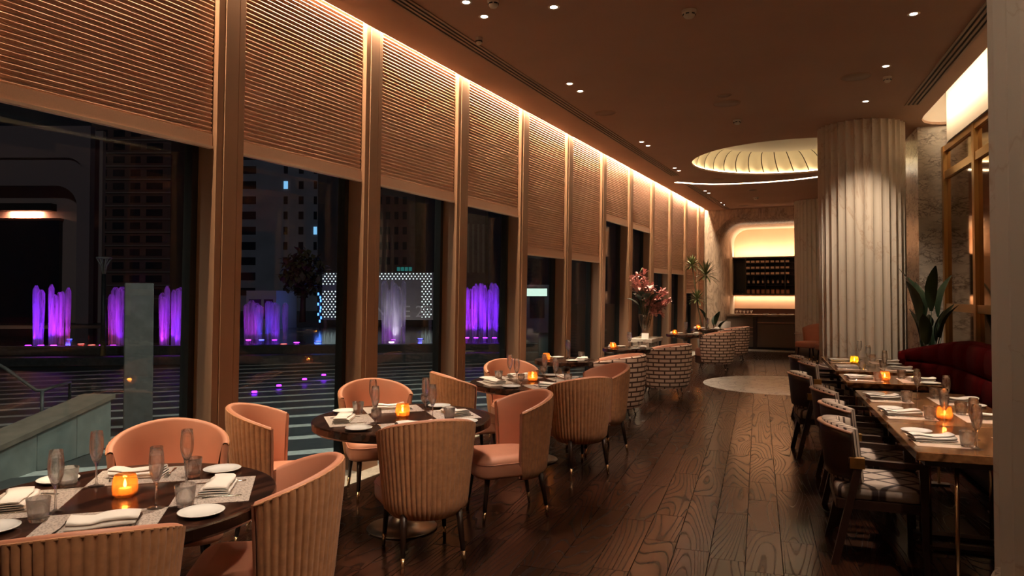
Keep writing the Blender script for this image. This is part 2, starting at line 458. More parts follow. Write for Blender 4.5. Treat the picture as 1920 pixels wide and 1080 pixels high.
def plank_mat():
    """brushed smoked oak: dark open grain lines in contour-like figures, each board different"""
    m, nt, b, out = new_mat('smoked_oak')
    tc = node(nt, 'ShaderNodeTexCoord'); rot = node(nt, 'ShaderNodeVectorRotate', rotation_type='Z_AXIS'); rot.inputs['Angle'].default_value = AP
    oi = node(nt, 'ShaderNodeObjectInfo'); ml = node(nt, 'ShaderNodeMath', operation='MULTIPLY'); ml.inputs[1].default_value = 71.0
    cb = node(nt, 'ShaderNodeCombineXYZ'); ad = node(nt, 'ShaderNodeVectorMath', operation='ADD')
    mp = node(nt, 'ShaderNodeMapping'); mp.inputs['Scale'].default_value = (1, 0.14, 1)
    L = nt.links.new
    L(tc.outputs['Object'], rot.inputs['Vector']); L(oi.outputs['Random'], ml.inputs[0]); L(ml.outputs[0], cb.inputs[0]); L(ml.outputs[0], cb.inputs[2])
    L(rot.outputs[0], ad.inputs[0]); L(cb.outputs[0], ad.inputs[1]); L(ad.outputs[0], mp.inputs[0])
    n = node(nt, 'ShaderNodeTexNoise'); n.inputs['Scale'].default_value = 3.2; n.inputs['Detail'].default_value = 0.6; n.inputs['Roughness'].default_value = 0.35; n.inputs['Distortion'].default_value = 0.1
    L(mp.outputs[0], n.inputs['Vector'])
    k = node(nt, 'ShaderNodeMath', operation='MULTIPLY'); k.inputs[1].default_value = 26.0
    pp = node(nt, 'ShaderNodeMath', operation='PINGPONG'); pp.inputs[1].default_value = 0.5
    L(n.outputs['Fac'], k.inputs[0]); L(k.outputs[0], pp.inputs[0])
    f = node(nt, 'ShaderNodeTexNoise'); f.inputs['Scale'].default_value = 60; f.inputs['Detail'].default_value = 3; L(mp.outputs[0], f.inputs['Vector'])
    fa = node(nt, 'ShaderNodeMath', operation='MULTIPLY_ADD'); fa.inputs[1].default_value = 0.22; L(f.outputs['Fac'], fa.inputs[0]); L(pp.outputs[0], fa.inputs[2])
    line = node(nt, 'ShaderNodeMapRange', interpolation_type='SMOOTHSTEP'); line.inputs['From Min'].default_value = 0.05; line.inputs['From Max'].default_value = 0.34
    L(fa.outputs[0], line.inputs['Value'])
    r = ramp(nt, [(0.0, (0.014, 0.0048, 0.0027)), (1.0, (0.034, 0.0118, 0.0062))]); L(line.outputs[0], r.inputs[0])
    hs = node(nt, 'ShaderNodeHueSaturation'); mr = node(nt, 'ShaderNodeMapRange'); mr.inputs['To Min'].default_value = 0.4; mr.inputs['To Max'].default_value = 1.55
    L(oi.outputs['Random'], mr.inputs['Value']); L(mr.outputs[0], hs.inputs['Value']); L(r.outputs[0], hs.inputs['Color']); L(hs.outputs[0], b.inputs['Base Color'])
    sp = node(nt, 'ShaderNodeMapRange'); sp.inputs['To Min'].default_value = 0.34; sp.inputs['To Max'].default_value = 0.52; L(line.outputs[0], sp.inputs['Value']); L(sp.outputs[0], b.inputs['Specular IOR Level'])
    rg = node(nt, 'ShaderNodeMapRange'); rg.inputs['To Min'].default_value = 0.32; rg.inputs['To Max'].default_value = 0.20; L(line.outputs[0], rg.inputs['Value']); L(rg.outputs[0], b.inputs['Roughness'])
    bp = node(nt, 'ShaderNodeBump'); bp.inputs['Strength'].default_value = 0.07; bp.inputs['Distance'].default_value = 0.0015; L(line.outputs[0], bp.inputs['Height']); L(bp.outputs[0], b.inputs['Normal'])
    return m
M['plank'] = plank_mat()
M['subfloor'] = plain('floor_joint', (0.012, 0.006, 0.004), 0.6)
M['table_wood'] = wood('dark_walnut', (0.020, 0.008, 0.005), (0.060, 0.022, 0.013), 0.5, 0.25, 8.0, coat=0.3)
M['oak_table'] = wood('golden_walnut', (0.085, 0.033, 0.013), (0.36, 0.16, 0.060), AP, 0.20, 7.0, (0.3, 0.85), True, coat=0.5, stretch=0.22)
M['chair_wood'] = plain('ebony_stain', (0.028, 0.012, 0.008), 0.35, noise=(12, 0.3))
M['crest_wood'] = plain('walnut_crest', (0.42, 0.22, 0.14), 0.4, noise=(18, 0.2))
M['peach'] = plain('peach_leather', (0.56, 0.235, 0.145), 0.48, noise=(5, 0.05), bump=(260, 0.08))
M['velvet'] = plain('tan_velvet', (0.52, 0.235, 0.108), 0.85, noise=(26, 0.16), sheen=0.15)
M['red'] = plain('red_velvet', (0.060, 0.0022, 0.0030), 0.9, noise=(9, 0.2), spec=0.05)
M['linen'] = plain('white_linen', (0.86, 0.80, 0.74), 0.9, bump=(900, 0.15))
M['china'] = plain('white_china', (0.86, 0.84, 0.81), 0.12)
M['wax'] = plain('candle_wax', (0.9, 0.75, 0.5), 0.5)
M['amber'] = glass('amber_glass', (1.0, 0.66, 0.38), 0.06, 0.5, 0.05, 0, (0.95, 0.36, 0.10))
M['yellow_glass'] = glass('yellow_glass', (1.0, 0.85, 0.35), 0.06, 0.5, 0.05, 0, (0.9, 0.6, 0.08))
M['flame'] = emit('candle_flame', (1.0, 0.62, 0.22), 30.0)
M['led'] = emit('warm_led', (1.0, 0.78, 0.52), 7.0)
M['down'] = emit('downlight_lens', (1.0, 0.86, 0.68), 22.0)
M['grey_disc'] = plain('painted_grille', (0.40, 0.28, 0.21), 0.8)
M['leaf'] = plain('green_leaf', (0.020, 0.042, 0.020), 0.4, noise=(6, 0.3))
M['leaf_light'] = plain('spiky_leaf', (0.11, 0.13, 0.045), 0.5, noise=(6, 0.3))
M['stem'] = plain('plant_stem', (0.10, 0.07, 0.035), 0.7)
M['pink'] = plain('pink_blossom', (0.78, 0.38, 0.34), 0.7, noise=(40, 0.3))
M['stone'] = plain('granite', (0.55, 0.53, 0.47), 0.6, noise=(14, 0.15))
M['stone_dark'] = plain('dark_granite', (0.06, 0.06, 0.056), 0.4, noise=(10, 0.25))
M['pot'] = plain('grey_pot', (0.22, 0.18, 0.16), 0.5)

def mat_weave():
    m, nt, b, out = new_mat('woven_placemat')
    tc = node(nt, 'ShaderNodeTexCoord')
    n = node(nt, 'ShaderNodeTexVoronoi'); n.inputs['Scale'].default_value = 110
    nt.links.new(tc.outputs['Object'], n.inputs['Vector'])
    r = ramp(nt, [(0.1, (0.17, 0.135, 0.12)), (0.6, (0.50, 0.42, 0.37))])
    nt.links.new(n.outputs['Distance'], r.inputs[0]); nt.links.new(r.outputs[0], b.inputs['Base Color'])
    b.inputs['Roughness'].default_value = 0.7
    bp = node(nt, 'ShaderNodeBump'); bp.inputs['Strength'].default_value = 0.3; bp.inputs['Distance'].default_value = 0.002
    nt.links.new(n.outputs['Distance'], bp.inputs['Height']); nt.links.new(bp.outputs[0], b.inputs['Normal'])
    return m
M['weave'] = mat_weave()
M['paper'] = plain('pale_placemat', (0.62, 0.46, 0.36), 0.7)
def mat_brickweave():
    m, nt, b, out = new_mat('brick_patterned_fabric')
    tc = node(nt, 'ShaderNodeTexCoord')
    br = node(nt, 'ShaderNodeTexBrick'); br.offset = 0.5; br.squash = 1.0
    br.inputs['Scale'].default_value = 1.0
    br.inputs['Color1'].default_value = (0.72, 0.50, 0.38, 1); br.inputs['Color2'].default_value = (0.66, 0.44, 0.33, 1)
    br.inputs['Mortar'].default_value = (0.085, 0.034, 0.020, 1)
    br.inputs['Mortar Size'].default_value = 0.0115; br.inputs['Mortar Smooth'].default_value = 0.15
    br.inputs['Brick Width'].default_value = 0.175; br.inputs['Row Height'].default_value = 0.061
    nt.links.new(tc.outputs['UV'], br.inputs['Vector'])
    # paler dabs where the upright joints sit
    nt.links.new(br.outputs['Color'], b.inputs['Base Color'])
    b.inputs['Roughness'].default_value = 0.85
    return m
M['brickweave'] = mat_brickweave()
def mat_lattice(name, uvscale, pale, dark):
    """cream cloth crossed by dark diagonal stripes"""
    m, nt, b, out = new_mat(name)
    tc = node(nt, 'ShaderNodeTexCoord')
    prev = None
    for s in (1, -1):
        w = node(nt, 'ShaderNodeTexWave', wave_type='BANDS', bands_direction='X', wave_profile='TRI')
        w.inputs['Scale'].default_value = uvscale
        mp = node(nt, 'ShaderNodeMapping'); mp.inputs['Rotation'].default_value = (0, 0, s * 0.95)
        nt.links.new(tc.outputs['Object'], mp.inputs[0]); nt.links.new(mp.outputs[0], w.inputs['Vector'])
        r = ramp(nt, [(0.80, (0, 0, 0)), (0.88, (1, 1, 1))])
        nt.links.new(w.outputs['Fac'], r.inputs[0])
        if prev is None: prev = r.outputs[0]
        else:
            mx = node(nt, 'ShaderNodeMath', operation='MAXIMUM')
            nt.links.new(prev, mx.inputs[0]); nt.links.new(r.outputs[0], mx.inputs[1]); prev = mx.outputs[0]
    n = node(nt, 'ShaderNodeTexWave', wave_type='BANDS', bands_direction='Y'); n.inputs['Scale'].default_value = 28; n.inputs['Distortion'].default_value = 1
    nt.links.new(tc.outputs['Object'], n.inputs['Vector'])
    rr = ramp(nt, [(0.3, tuple(c * 0.72 for c in pale)), (0.8, pale)]); nt.links.new(n.outputs['Fac'], rr.inputs[0])
    mix = node(nt, 'ShaderNodeMix', data_type='RGBA')
    nt.links.new(prev, mix.inputs[0]); nt.links.new(rr.outputs[0], mix.inputs[6]); mix.inputs[7].default_value = rgba(dark)
    nt.links.new(mix.outputs[2], b.inputs['Base Color'])
    b.inputs['Roughness'].default_value = 0.85
    return m
M['lattice'] = mat_lattice('diamond_fabric', 2.2, (0.42, 0.33, 0.28), (0.04, 0.022, 0.02))
def mat_stripe():
    m, nt, b, out = new_mat('striped_fabric')
    tc = node(nt, 'ShaderNodeTexCoord')
    w = node(nt, 'ShaderNodeTexWave', wave_type='BANDS', bands_direction='Y'); w.inputs['Scale'].default_value = 8.5; w.inputs['Distortion'].default_value = 0.6
    nt.links.new(tc.outputs['Object'], w.inputs['Vector'])
    r = ramp(nt, [(0.15, (0.06, 0.035, 0.03)), (0.4, (0.55, 0.43, 0.35))])
    nt.links.new(w.outputs['Fac'], r.inputs[0]); nt.links.new(r.outputs[0], b.inputs['Base Color'])
    b.inputs['Roughness'].default_value = 0.85
    return m
M['stripe'] = mat_stripe()

# ------------------------------------------------------------------ floor
TB = 15.85                                   # back wall, measured along the window wall
BR = 1.80                                    # right wall
def bw(s, dt=0.0, z=0.0):                    # point on the back wall: s metres to the right of the window lip, dt behind it
    p = B0 + UW * (TB + dt) + NW * (0.085 - s)
    return Vector((p.x, p.y, z))
def bw_s(px, py, dt=0.0):                    # pixel -> (s, z) on the plane dt behind the back wall
    d = ray(px, py); o = B0 + UW * (TB + dt)
    k = (o - CAM).dot(UW) / d.dot(UW)
    P = CAM + d * k
    return 0.085 - (P - B0).dot(NW), P.z
def line_x(p, u, q, v):                      # intersection of two plan lines
    det = u.x * (-v.y) + v.x * u.y
    k = ((q.x - p.x) * (-v.y) + v.x * (q.y - p.y)) / det
    return p + u * k
BACKR = line_x(rp(0, BR), PB, bw(0, 1.6), NW)
floor_out = [win(-9.5, 0.45), rp(-3.2, BR), BACKR, win(TB + 1.6, 0.45)]
floor_out = [(p.x, p.y) for p in floor_out]
floor = struct(MB().prism(floor_out, [(0, -0.25), (0, -0.012)]).obj('floor', M['subfloor']), 'dark wooden floor of wide oak planks')
INL_C, INL_R = Vector((4.74, 12.45, 0)), 1.35
rng = random.Random(7)
planks = []
PW = 0.21
b = -7.6
while b < BR - 0.05:
    a = -1.0 - rng.random() * 1.4
    while a < 21.5:
        L = rng.choice((0.55, 0.75, 0.95, 1.25))
        g = 0.0020
        q = [rp(a + g, b + g), rp(a + g, b + PW - g), rp(a + L - g, b + PW - g), rp(a + L - g, b + g)]
        q = [(p.x, p.y) for p in q]
        q = clip(q, win(0, -0.002), NW)
        q = clip(q, bw(0, 0.55), UW) if q else q
        q = clip(q, (0, 0.8), (0, -1)) if q else q
        if len(q) >= 3:
            ar = abs(sum(q[i - 1][0] * q[i][1] - q[i][0] * q[i - 1][1] for i in range(len(q)))) / 2
            cx = sum(p[0] for p in q) / len(q); cy = sum(p[1] for p in q) / len(q)
            dq = math.hypot(cx - INL_C.x, cy - INL_C.y)
            if ar > 0.004: planks.append((q, cx, cy, ar))
        a += L
    b += PW
def plank_rank(pk):
    q, cx, cy, ar = pk
    px = 960 + FPX * cx / max(cy, 0.3)
    seen = 560 < px < 1800 and cy > 3.2
    return (0 if seen else 1, -ar / cy ** 3)
planks.sort(key=plank_rank)
def plank_mesh(mb, q, dz=0.0):
    n = len(q)
    if sum(q[i - 1][0] * q[i][1] - q[i][0] * q[i - 1][1] for i in range(n)) < 0: q = q[::-1]
    mb.prism(q, [(0, -0.012), (0, -0.0009 + dz), (0.0009, dz)])
for q, cx, cy, ar in planks[:300]:
    mb = MB(); plank_mesh(mb, q, rng.uniform(-0.0006, 0.0)); mb.obj('plank', M['plank'], floor)
mb = MB()
for q, cx, cy, ar in planks[300:]: plank_mesh(mb, q, rng.uniform(-0.0006, 0.0))
tag(mb.obj('plank_field', M['plank'], floor), kind='stuff')
# marble strip along the window wall, in slabs
strip = struct(link('trim_1', None), 'pale marble border along the foot of the windows')
t = -9.0
while t < TB:
    q = [win(t + 0.002, 0.0), win(t + 0.818, 0.0), win(t + 0.818, 0.44), win(t + 0.002, 0.44)]
    MB().prism([(p.x, p.y) for p in q], [(0, -0.012), (0, 0.004), (0.002, 0.006)]).obj('marble_slab', M['strip_marble'], strip)
    t += 0.82
# round marble inlay: a disc with thin dark rings
inlay = thing('marble_inlay', 'round white marble inlay with thin dark rings set in the floor', 'floor inlay', INL_C, 0)
inlay['kind'] = 'structure'
def ring_prism(r0, r1, z0, z1, n=72):
    return MB().lathe([(r0, z0), (r1, z0), (r1, z1), (r0, z1)], n, closed=True, smooth=False)
rads = [0.0, 0.42, 0.43, 0.80, 0.812, 1.08, 1.092, INL_R]
for i in range(0, 7):
    r0, r1 = rads[i], rads[i + 1]
    dark = i % 2 == 1
    if i == 0: m_ = MB().prism(circle(r1, 48), [(0, -0.01), (0, 0.0025)])
    else: m_ = ring_prism(r0, r1, -0.01, 0.0025 if not dark else 0.0022)
    m_.obj('dark_ring' if dark else 'marble_ring', M['stone_dark'] if dark else M['floor_marble'], inlay)

# ------------------------------------------------------------------ ceiling
DOME_C, DOME_R = Vector((5.0, 12.6, 0)), 1.74
def ceiling_loop():
    pts = [B0 + UW * -9.5 + NW * 0.085, rp(-3.2, 1.332)]
    for a_, b_ in ((10.55, 1.332), (10.80, 1.352), (11.00, 1.42), (11.14, 1.53), (11.20, 1.66), (11.21, BR)): pts.append(rp(a_, b_))
    pts += [line_x(rp(0, BR), PB, bw(0, 0.02), NW), bw(0, 0.02)]
    return [(p.x, p.y) for p in pts]
import bmesh
def ceiling_mesh():
    bm = bmesh.new()
    def loop(pts, z):
        vs = [bm.verts.new((p[0], p[1], z)) for p in pts]
        return vs, [bm.edges.new((vs[i - 1], vs[i])) for i in range(len(vs))]
    o, eo = loop(ceiling_loop(), CEIL)
    h, eh = loop(circle(DOME_R, 72, DOME_C.x, DOME_C.y), CEIL)
    bmesh.ops.triangle_fill(bm, edges=eo + eh, use_beauty=True)
    ext = bmesh.ops.extrude_face_region(bm, geom=bm.faces[:])
    for v in [g for g in ext['geom'] if isinstance(g, bmesh.types.BMVert)]: v.co.z += 0.035
    bmesh.ops.recalc_face_normals(bm, faces=bm.faces[:])
    me = bpy.data.meshes.new('ceiling'); bm.to_mesh(me); bm.free()
    me.materials.append(M['plaster'])
    return me
ceiling = struct(link('ceiling', ceiling_mesh()), 'smooth warm plaster ceiling')
roof = [win(-9.8, 0.60), rp(-3.5, BR + 0.3), line_x(rp(0, BR + 0.3), PB, bw(0, 2.2), NW), win(TB + 2.2, 0.60)]
struct(MB().prism([(p.x, p.y) for p in roof], [(0, 4.5), (0, 4.7)]).obj('ceiling_slab', M['plaster_light']), 'concrete slab above the ceiling')

# dome recess with glowing curved fins
dome = struct(link('ceiling_dome', None, None, (DOME_C.x, DOME_C.y, 0)), 'round ceiling dome lined with glowing curved fins')
MB().prism(circle(1.46, 64), [(0, 4.405), (0, 4.43)]).obj('dome_top', M['plaster_light'], dome)
NP = 40
pm = MB()
def fin(i, j):
    th = (i / 5.0 - 0.5) * (2 * math.pi / NP) * 0.93
    s = j / 8.0 * math.pi / 2
    lift = 0.05 * (1 - (2 * i / 5.0 - 1) ** 2)
    r = 1.83 - 0.42 * (1 - math.cos(s)) - lift * math.cos(s) * 0.9
    return (r * math.cos(th + 0.10 * (j / 8.0)), r * math.sin(th + 0.10 * (j / 8.0)), 4.045 + 0.36 * math.sin(s))
pm.grid(fin, 6, 9)
M['fin'] = plain('fin_plaster', (0.80, 0.70, 0.50), 0.7)
fm = pm.mesh('dome_fin'); fm.materials.append(M['fin'])
for k in range(NP):
    link('dome_fin', fm, dome, None, 2 * math.pi * k / NP)
MB().lathe([(1.88, 4.036)] + [(1.88 - 0.42 * (1 - math.cos(j * math.pi / 16)), 4.055 + 0.38 * math.sin(j * math.pi / 16)) for j in range(9)], 72).obj('dome_backing', plain('dome_gap_shade_colour', (0.10, 0.06, 0.035), 0.8), dome)  # dark backing colour stands in for shade in the fin gaps
MB().lathe([(1.765, 4.04), (1.795, 4.04), (1.795, 4.055), (1.765, 4.055)], 72, closed=True).obj('light_ring', emit('dome_led', (1.0, 0.80, 0.48), 9.0), dome)
# curved light line in the ceiling behind the dome
cpts = [onz(x, y, CEIL) for x, y in ((1267, 341.5), (1300, 344), (1334, 345), (1370, 344.6), (1408, 343), (1450, 340.3), (1490, 336.8), (1533, 331.5))]
d_ = cpts[-1] - cpts[-2]
for k in range(1, 6): cpts.append(cpts[-1] + Vector((d_.x * 0.8, d_.y * (1 + 0.35 * k) * 0.8, 0)))
sm = MB()
outl = []
for i, p in enumerate(cpts):
    tn = (cpts[min(i + 1, len(cpts) - 1)] - cpts[max(i - 1, 0)]).normalized(); nn = Vector((-tn.y, tn.x, 0))
    outl.append((p + nn * 0.045, p - nn * 0.045))
for i in range(len(outl) - 1):
    a0, b0 = outl[i]; a1, b1 = outl[i + 1]
    if i == 0: sm.v += [tuple(q + Vector((0, 0, dz))) for dz in (-0.006, 0.004) for q in (a0, b0)]
    base = len(sm.v) - 4
    sm.v += [tuple(q + Vector((0, 0, dz))) for dz in (-0.006, 0.004) for q in (a1, b1)]
    for q in ((0, 1, 5, 4), (2, 6, 7, 3), (0, 4, 6, 2), (1, 3, 7, 5)): sm.f.append(tuple(base + x for x in q)); sm.s.append(False)
tag(sm.obj('ceiling_light_strip', M['led']), 'curved white light line in the ceiling behind the dome', 'light strip')

# ------------------------------------------------------------------ cove lamps and closing pieces
# bulkhead below the right-hand cove, far end rounded
bl = [(-3.2, 1.64), (10.62, 1.64), (10.84, 1.66), (11.00, 1.72), (11.09, 1.80), (11.12, 1.90), (11.12, 2.05), (-3.2, 2.05)]
bl = [rp(a_, b_) for a_, b_ in bl]
bl = [(p.x, p.y) for p in bl]
struct(MB().prism([(p.x, p.y) for p in (rp(11.22, 1.2), rp(11.22, 2.1), rp(11.4, 2.1), rp(11.4, 1.2))][::-1], [(0, 4.036), (0, 4.5)]).obj('wall_cove_end', M['plaster_light']), 'end of the right-hand light cove')
struct(MB().prism(bl[::-1], [(0, 3.66), (0, 4.5)]).obj('wall_bulkhead', M['plaster_light']), 'pale bulkhead under the right-hand light cove')

# ------------------------------------------------------------------ window wall
TM = [0.25 + 1.64 * k for k in range(-4, 11)]          # right edge of each mullion
for k, tr in enumerate(TM[:-1]):
    root = struct(link('trim_%d' % (k + 3), None), 'brown metal mullion between tall windows')
    mm = MB()
    w = 0.24
    prof = [(tr - w, 0.205), (tr - w + 0.052, 0.205), (tr - w + 0.054, 0.212), (tr - w + 0.060, 0.212), (tr - w + 0.062, 0.20),
            (tr - 0.062, 0.20), (tr - 0.060, 0.212), (tr - 0.054, 0.212), (tr - 0.052, 0.205), (tr, 0.205), (tr, 0.43), (tr - w, 0.43)]
    lo = [win(a_, d_, 0.0) for a_, d_ in prof]; hi = [win(a_, d_, 4.45) for a_, d_ in prof]
    n = len(prof)
    mm.add(lo + hi, [(i, (i + 1) % n, n + (i + 1) % n, n + i) for i in range(n)] + [tuple(n + i for i in range(n))])
    mm.obj('mullion_case', M['bronze'], root)
    mm = MB()
    q = [(tr - w - 0.012, 0.19), (tr + 0.012, 0.19), (tr + 0.012, 0.43), (tr - w - 0.012, 0.43)]
    mm.hexa([win(a_, d_, 0.0) for a_, d_ in q], [win(a_, d_, 0.10) for a_, d_ in q]).obj('mullion_foot', M['bronze'], root)
def wbox(mb, t0, t1, d0, d1, z0, z1):
    q = [(t0, d0), (t1, d0), (t1, d1), (t0, d1)]
    return mb.hexa([win(a_, d_, z0) for a_, d_ in q], [win(a_, d_, z1) for a_, d_ in q])
for k in range(len(TM) - 1):
    t0, t1 = TM[k], TM[k + 1] - 0.24
    if t0 > TB - 0.3: break
    t1 = min(t1, TB)
    r = struct(link('window_%d' % (k + 1), None), 'tall floor-to-ceiling window pane in a dark frame')
    wbox(MB(), t0, t1, 0.415, 0.427, 0.02, 4.45).obj('glass_pane', M['pane'], r)
    wbox(MB(), t0, t0 + 0.05, 0.38, 0.46, 0.0, 4.45).obj('frame_stile', M['black'], r)
    wbox(MB(), t1 - 0.05, t1, 0.38, 0.46, 0.0, 4.45).obj('frame_stile', M['black'], r)
    wbox(MB(), t0 + 0.05, t1 - 0.05, 0.38, 0.46, 0.0, 0.07).obj('frame_sill', M['black'], r)
# pleated blinds
BLZ = {1: 2.6, 2: 2.605, 3: 2.605, 4: 2.605, 5: 2.60, 6: 2.12, 7: 2.125, 8: 2.89, 9: 2.885, 10: 2.05, 11: 2.07, 12: 1.60, 13: 0.12}
ORD = {1: 'pleated fabric blind in the window bay before the first mullion', 2: 'nearest tan pleated blind, above the stone ramp outside',
       3: 'second pleated blind, above the white tower and the window-side chairs', 4: 'third pleated blind, above the dotted light screen', 5: 'fourth pleated blind, above the right-hand purple fountain',
       6: 'fifth pleated blind, first of the two hanging lower', 7: 'sixth pleated blind, second of the two hanging lower', 8: 'seventh pleated blind, first of the two raised highest',
       9: 'eighth pleated blind, second of the two raised highest', 10: 'ninth pleated blind, above the pink flowers', 11: 'tenth pleated blind, just right of the pink flowers',
       12: 'eleventh pleated blind, lowered below head height beside the palm', 13: 'last pleated blind, lowered to the floor behind the palm'}
for k in range(1, 14):
    t0, t1 = TM[k] + 0.008, TM[k + 1] - 0.24 - 0.008
    if t0 > TB - 0.3: break
    t1 = min(t1, TB - 0.01)
    zb = BLZ[k]
    root = thing('pleated_blind', ORD[k], 'blind', win((t0 + t1) / 2, 0.25, zb), 0, 'pleated blinds in the window bays')
    org = Vector(root.location)
    pitch = 0.0325
    zs = []; z = 4.36; front = False
    while z > zb + 0.11:
        zs.append((z, 0.243 if front else 0.258)); z -= pitch / 2; front = not front
    zs.append((zb + 0.10, 0.25))
    mb = MB()
    vs = []
    for z, d in zs: vs += [win(t0, d, z) - org, win(t1, d, z) - org]
    for z, d in reversed(zs): vs += [win(t0, d + 0.004, z) - org, win(t1, d + 0.004, z) - org]
    mb.add(vs, [(2 * i, 2 * i + 1, 2 * i + 3, 2 * i + 2) for i in range(len(vs) // 2 - 1)])
    mb.obj('pleated_fabric', M['blind'], root)
    m2 = MB(); q = [(t0, 0.238), (t1, 0.238), (t1, 0.262), (t0, 0.262)]
    m2.hexa([win(a_, d_, zb + 0.018) - org for a_, d_ in q], [win(a_, d_, zb + 0.10) - org for a_, d_ in q]).obj('bottom_band', M['blind'], root)
    m2 = MB(); q = [(t0, 0.230), (t1, 0.230), (t1, 0.266), (t0, 0.266)]
    m2.hexa([win(a_, d_, zb) - org for a_, d_ in q], [win(a_, d_, zb + 0.018) - org for a_, d_ in q]).obj('bottom_rail', M['blind_rail'], root)

# ------------------------------------------------------------------ fluted columns
def column_meshes(R, nf=32):
    shaft = MB(); zr = 0.56
    cols = 8 * nf
    zs = [zr] + [zr + 0.02 + 0.012 * k for k in range(9)] + [1.2, 2.4, 4.0]
    hw = math.pi * R / nf
    def f(i, j):
        u = (i % 8) / 8.0; a = 2 * math.pi * i / cols; z = zs[j]
        x = abs(u - 0.5) * 2
        edge = zr + 0.03 + hw * (1 - math.sqrt(max(0, 1 - x * x)))
        dep = 0.0
        if u != 0.0:
            dep = 0.050 * math.sqrt(max(0.0, 1 - x * x)) * min(1.0, max(0.0, (z - edge) / 0.02))
        r = R - dep
        return (r * math.cos(a), r * math.sin(a), z)
    shaft.grid(f, cols, len(zs), smooth=False, cu=True)
    ring = MB().lathe([(R - 0.01, 0.535), (R + 0.012, 0.538), (R + 0.016, 0.548), (R + 0.012, 0.558), (R - 0.01, 0.561)], 72)
    base = MB().lathe([(R - 0.2, 0.0), (R, 0.0), (R, 0.537)], 72)
    return shaft, ring, base
sh, ri, ba = column_meshes(0.57)
col0 = struct(link('column', None), 'fluted marble column')
for nm, m_, mt in (('shaft', sh, 'column_marble'), ('base_ring', ri, 'column_marble'), ('plinth', ba, 'column_marble')): m_.obj(nm, M[mt], col0)
COL1 = Vector((5.03, 10.2, 0)); COL2 = Vector((7.94, 18.39, 0)); COL3 = Vector((2.225, 2.28, 0))
col0.location = COL1
col0['label'] = 'large fluted marble column behind the long tables'
dup(col0, COL2, 0.1, 'farther fluted marble column beside the bar')
dup(col0, COL3, 0.05, 'fluted marble column at the right edge, cut by the frame')

# ------------------------------------------------------------------ right-hand side: bronze cabinet, pier, walls
struct(MB().prism([(p.x, p.y) for p in (rp(-3.2, BR), rp(-3.2, BR + 0.2), rp(11.3, BR + 0.2), rp(11.3, BR))][::-1], [(0, 0), (0, 3.66)]).obj('wall_right', M['dark_wall']), 'dark wall behind the cabinet')
pier = [rp(11.28, 1.39), rp(11.28, BR + 0.3), rp(12.5, BR + 0.3), rp(12.5, 1.39)]
struct(MB().prism([(p.x, p.y) for p in pier][::-1], [(0, 0), (0, CEIL)]).obj('wall_pier', M['wall_marble']), 'brown veined marble pier beside the cabinet')
farw = [rp(12.5, BR - 0.08), rp(12.5, BR + 0.2), rp(21.5, BR + 0.2), rp(21.5, BR - 0.08)]
struct(MB().prism([(p.x, p.y) for p in farw][::-1], [(0, 0), (0, CEIL)]).obj('wall_right_far', M['wall_marble']), 'veined marble wall behind the columns')
nearw = [rp(-3.2, -8.5), rp(-3.2, BR), rp(-3.4, BR), rp(-3.4, -8.5)]
struct(MB().prism([(p.x, p.y) for p in nearw], [(0, 0), (0, 4.5)]).obj('wall_near', M['plaster_light']), 'plain wall behind the viewpoint')
cab = thing('display_cabinet', 'tall bronze-framed mirrored cabinet behind the red banquette', 'cabinet', rp(9.0, 1.74), 0)
def rbox_(mb, a0, a1, b0, b1, z0, z1, org):
    q = [rp(a0, b0), rp(a0, b1), rp(a1, b1), rp(a1, b0)]
    bt = [Vector((p.x, p.y, z0)) - org for p in q][::-1]; tp = [Vector((p.x, p.y, z1)) - org for p in q][::-1]
    return mb.hexa(bt, tp)
co = Vector(cab.location)
rbox_(MB(), 5.6, 11.13, 1.73, 1.80, 0, 3.66, co).obj('backing', M['dark_wall'], cab)
posts = [11.10, 9.62, 8.14, 6.66]
rails = [(0.06, 1.36), (1.46, 3.20), (3.30, 3.58)]
for a_ in posts: rbox_(MB(), a_ - 0.05, a_ + 0.05, 1.66, 1.74, 0, 3.66, co).obj('post', M['gold'], cab)
for k in range(3):
    a0, a1 = posts[k + 1] + 0.05, posts[k] - 0.05
    for z0, z1 in ((0, 0.06), (1.36, 1.46), (3.20, 3.30), (3.58, 3.66)): rbox_(MB(), a0, a1, 1.67, 1.74, z0, z1, co).obj('rail', M['gold'], cab)
    for z0, z1 in rails: rbox_(MB(), a0, a1, 1.705, 1.725, z0, z1, co).obj('mirror_pane', M['mirror'], cab)

# ------------------------------------------------------------------ back wall: marble arch with the bar
s0, zt = bw_s(1336, 402); zt = 3.86
si, zi = bw_s(1367.5, 427, 0.7)
WR = 6.2                                      # right end of the opening
def arch(sl, sr, top, r, n=10):               # from the foot on the left, over the top, to the foot on the right
    pts = [(sl, 0.0), (sl, 0.35 * (top - r)), (sl, 0.7 * (top - r))]
    for k in range(n + 1):
        a_ = math.pi - math.pi / 2 * k / n; pts.append((sl + r + r * math.cos(a_), top - r + r * math.sin(a_)))
    for k in range(1, 6): pts.append((sl + r + (sr - sl - 2 * r) * k / 6.0, top))
    for k in range(n + 1):
        a_ = math.pi / 2 - math.pi / 2 * k / n; pts.append((sr - r + r * math.cos(a_), top - r + r * math.sin(a_)))
    pts += [(sr, 0.7 * (top - r)), (sr, 0.35 * (top - r)), (sr, 0.0)]
    return pts
outer = arch(s0, WR, zt, 0.95); inner = arch(si, WR - (si - s0), zi, 0.42)
wm = MB()
frame_pts = [(-0.5, 0), (-0.5, 1.2), (-0.5, 2.4)] + [(-0.5 + 0.0 * k, 2.6 + 0.14 * k) for k in range(5)] + [(-0.5 + 0.25 * (k - 4), CEIL + 0.02) for k in range(5, 11)]
nO = len(outer)
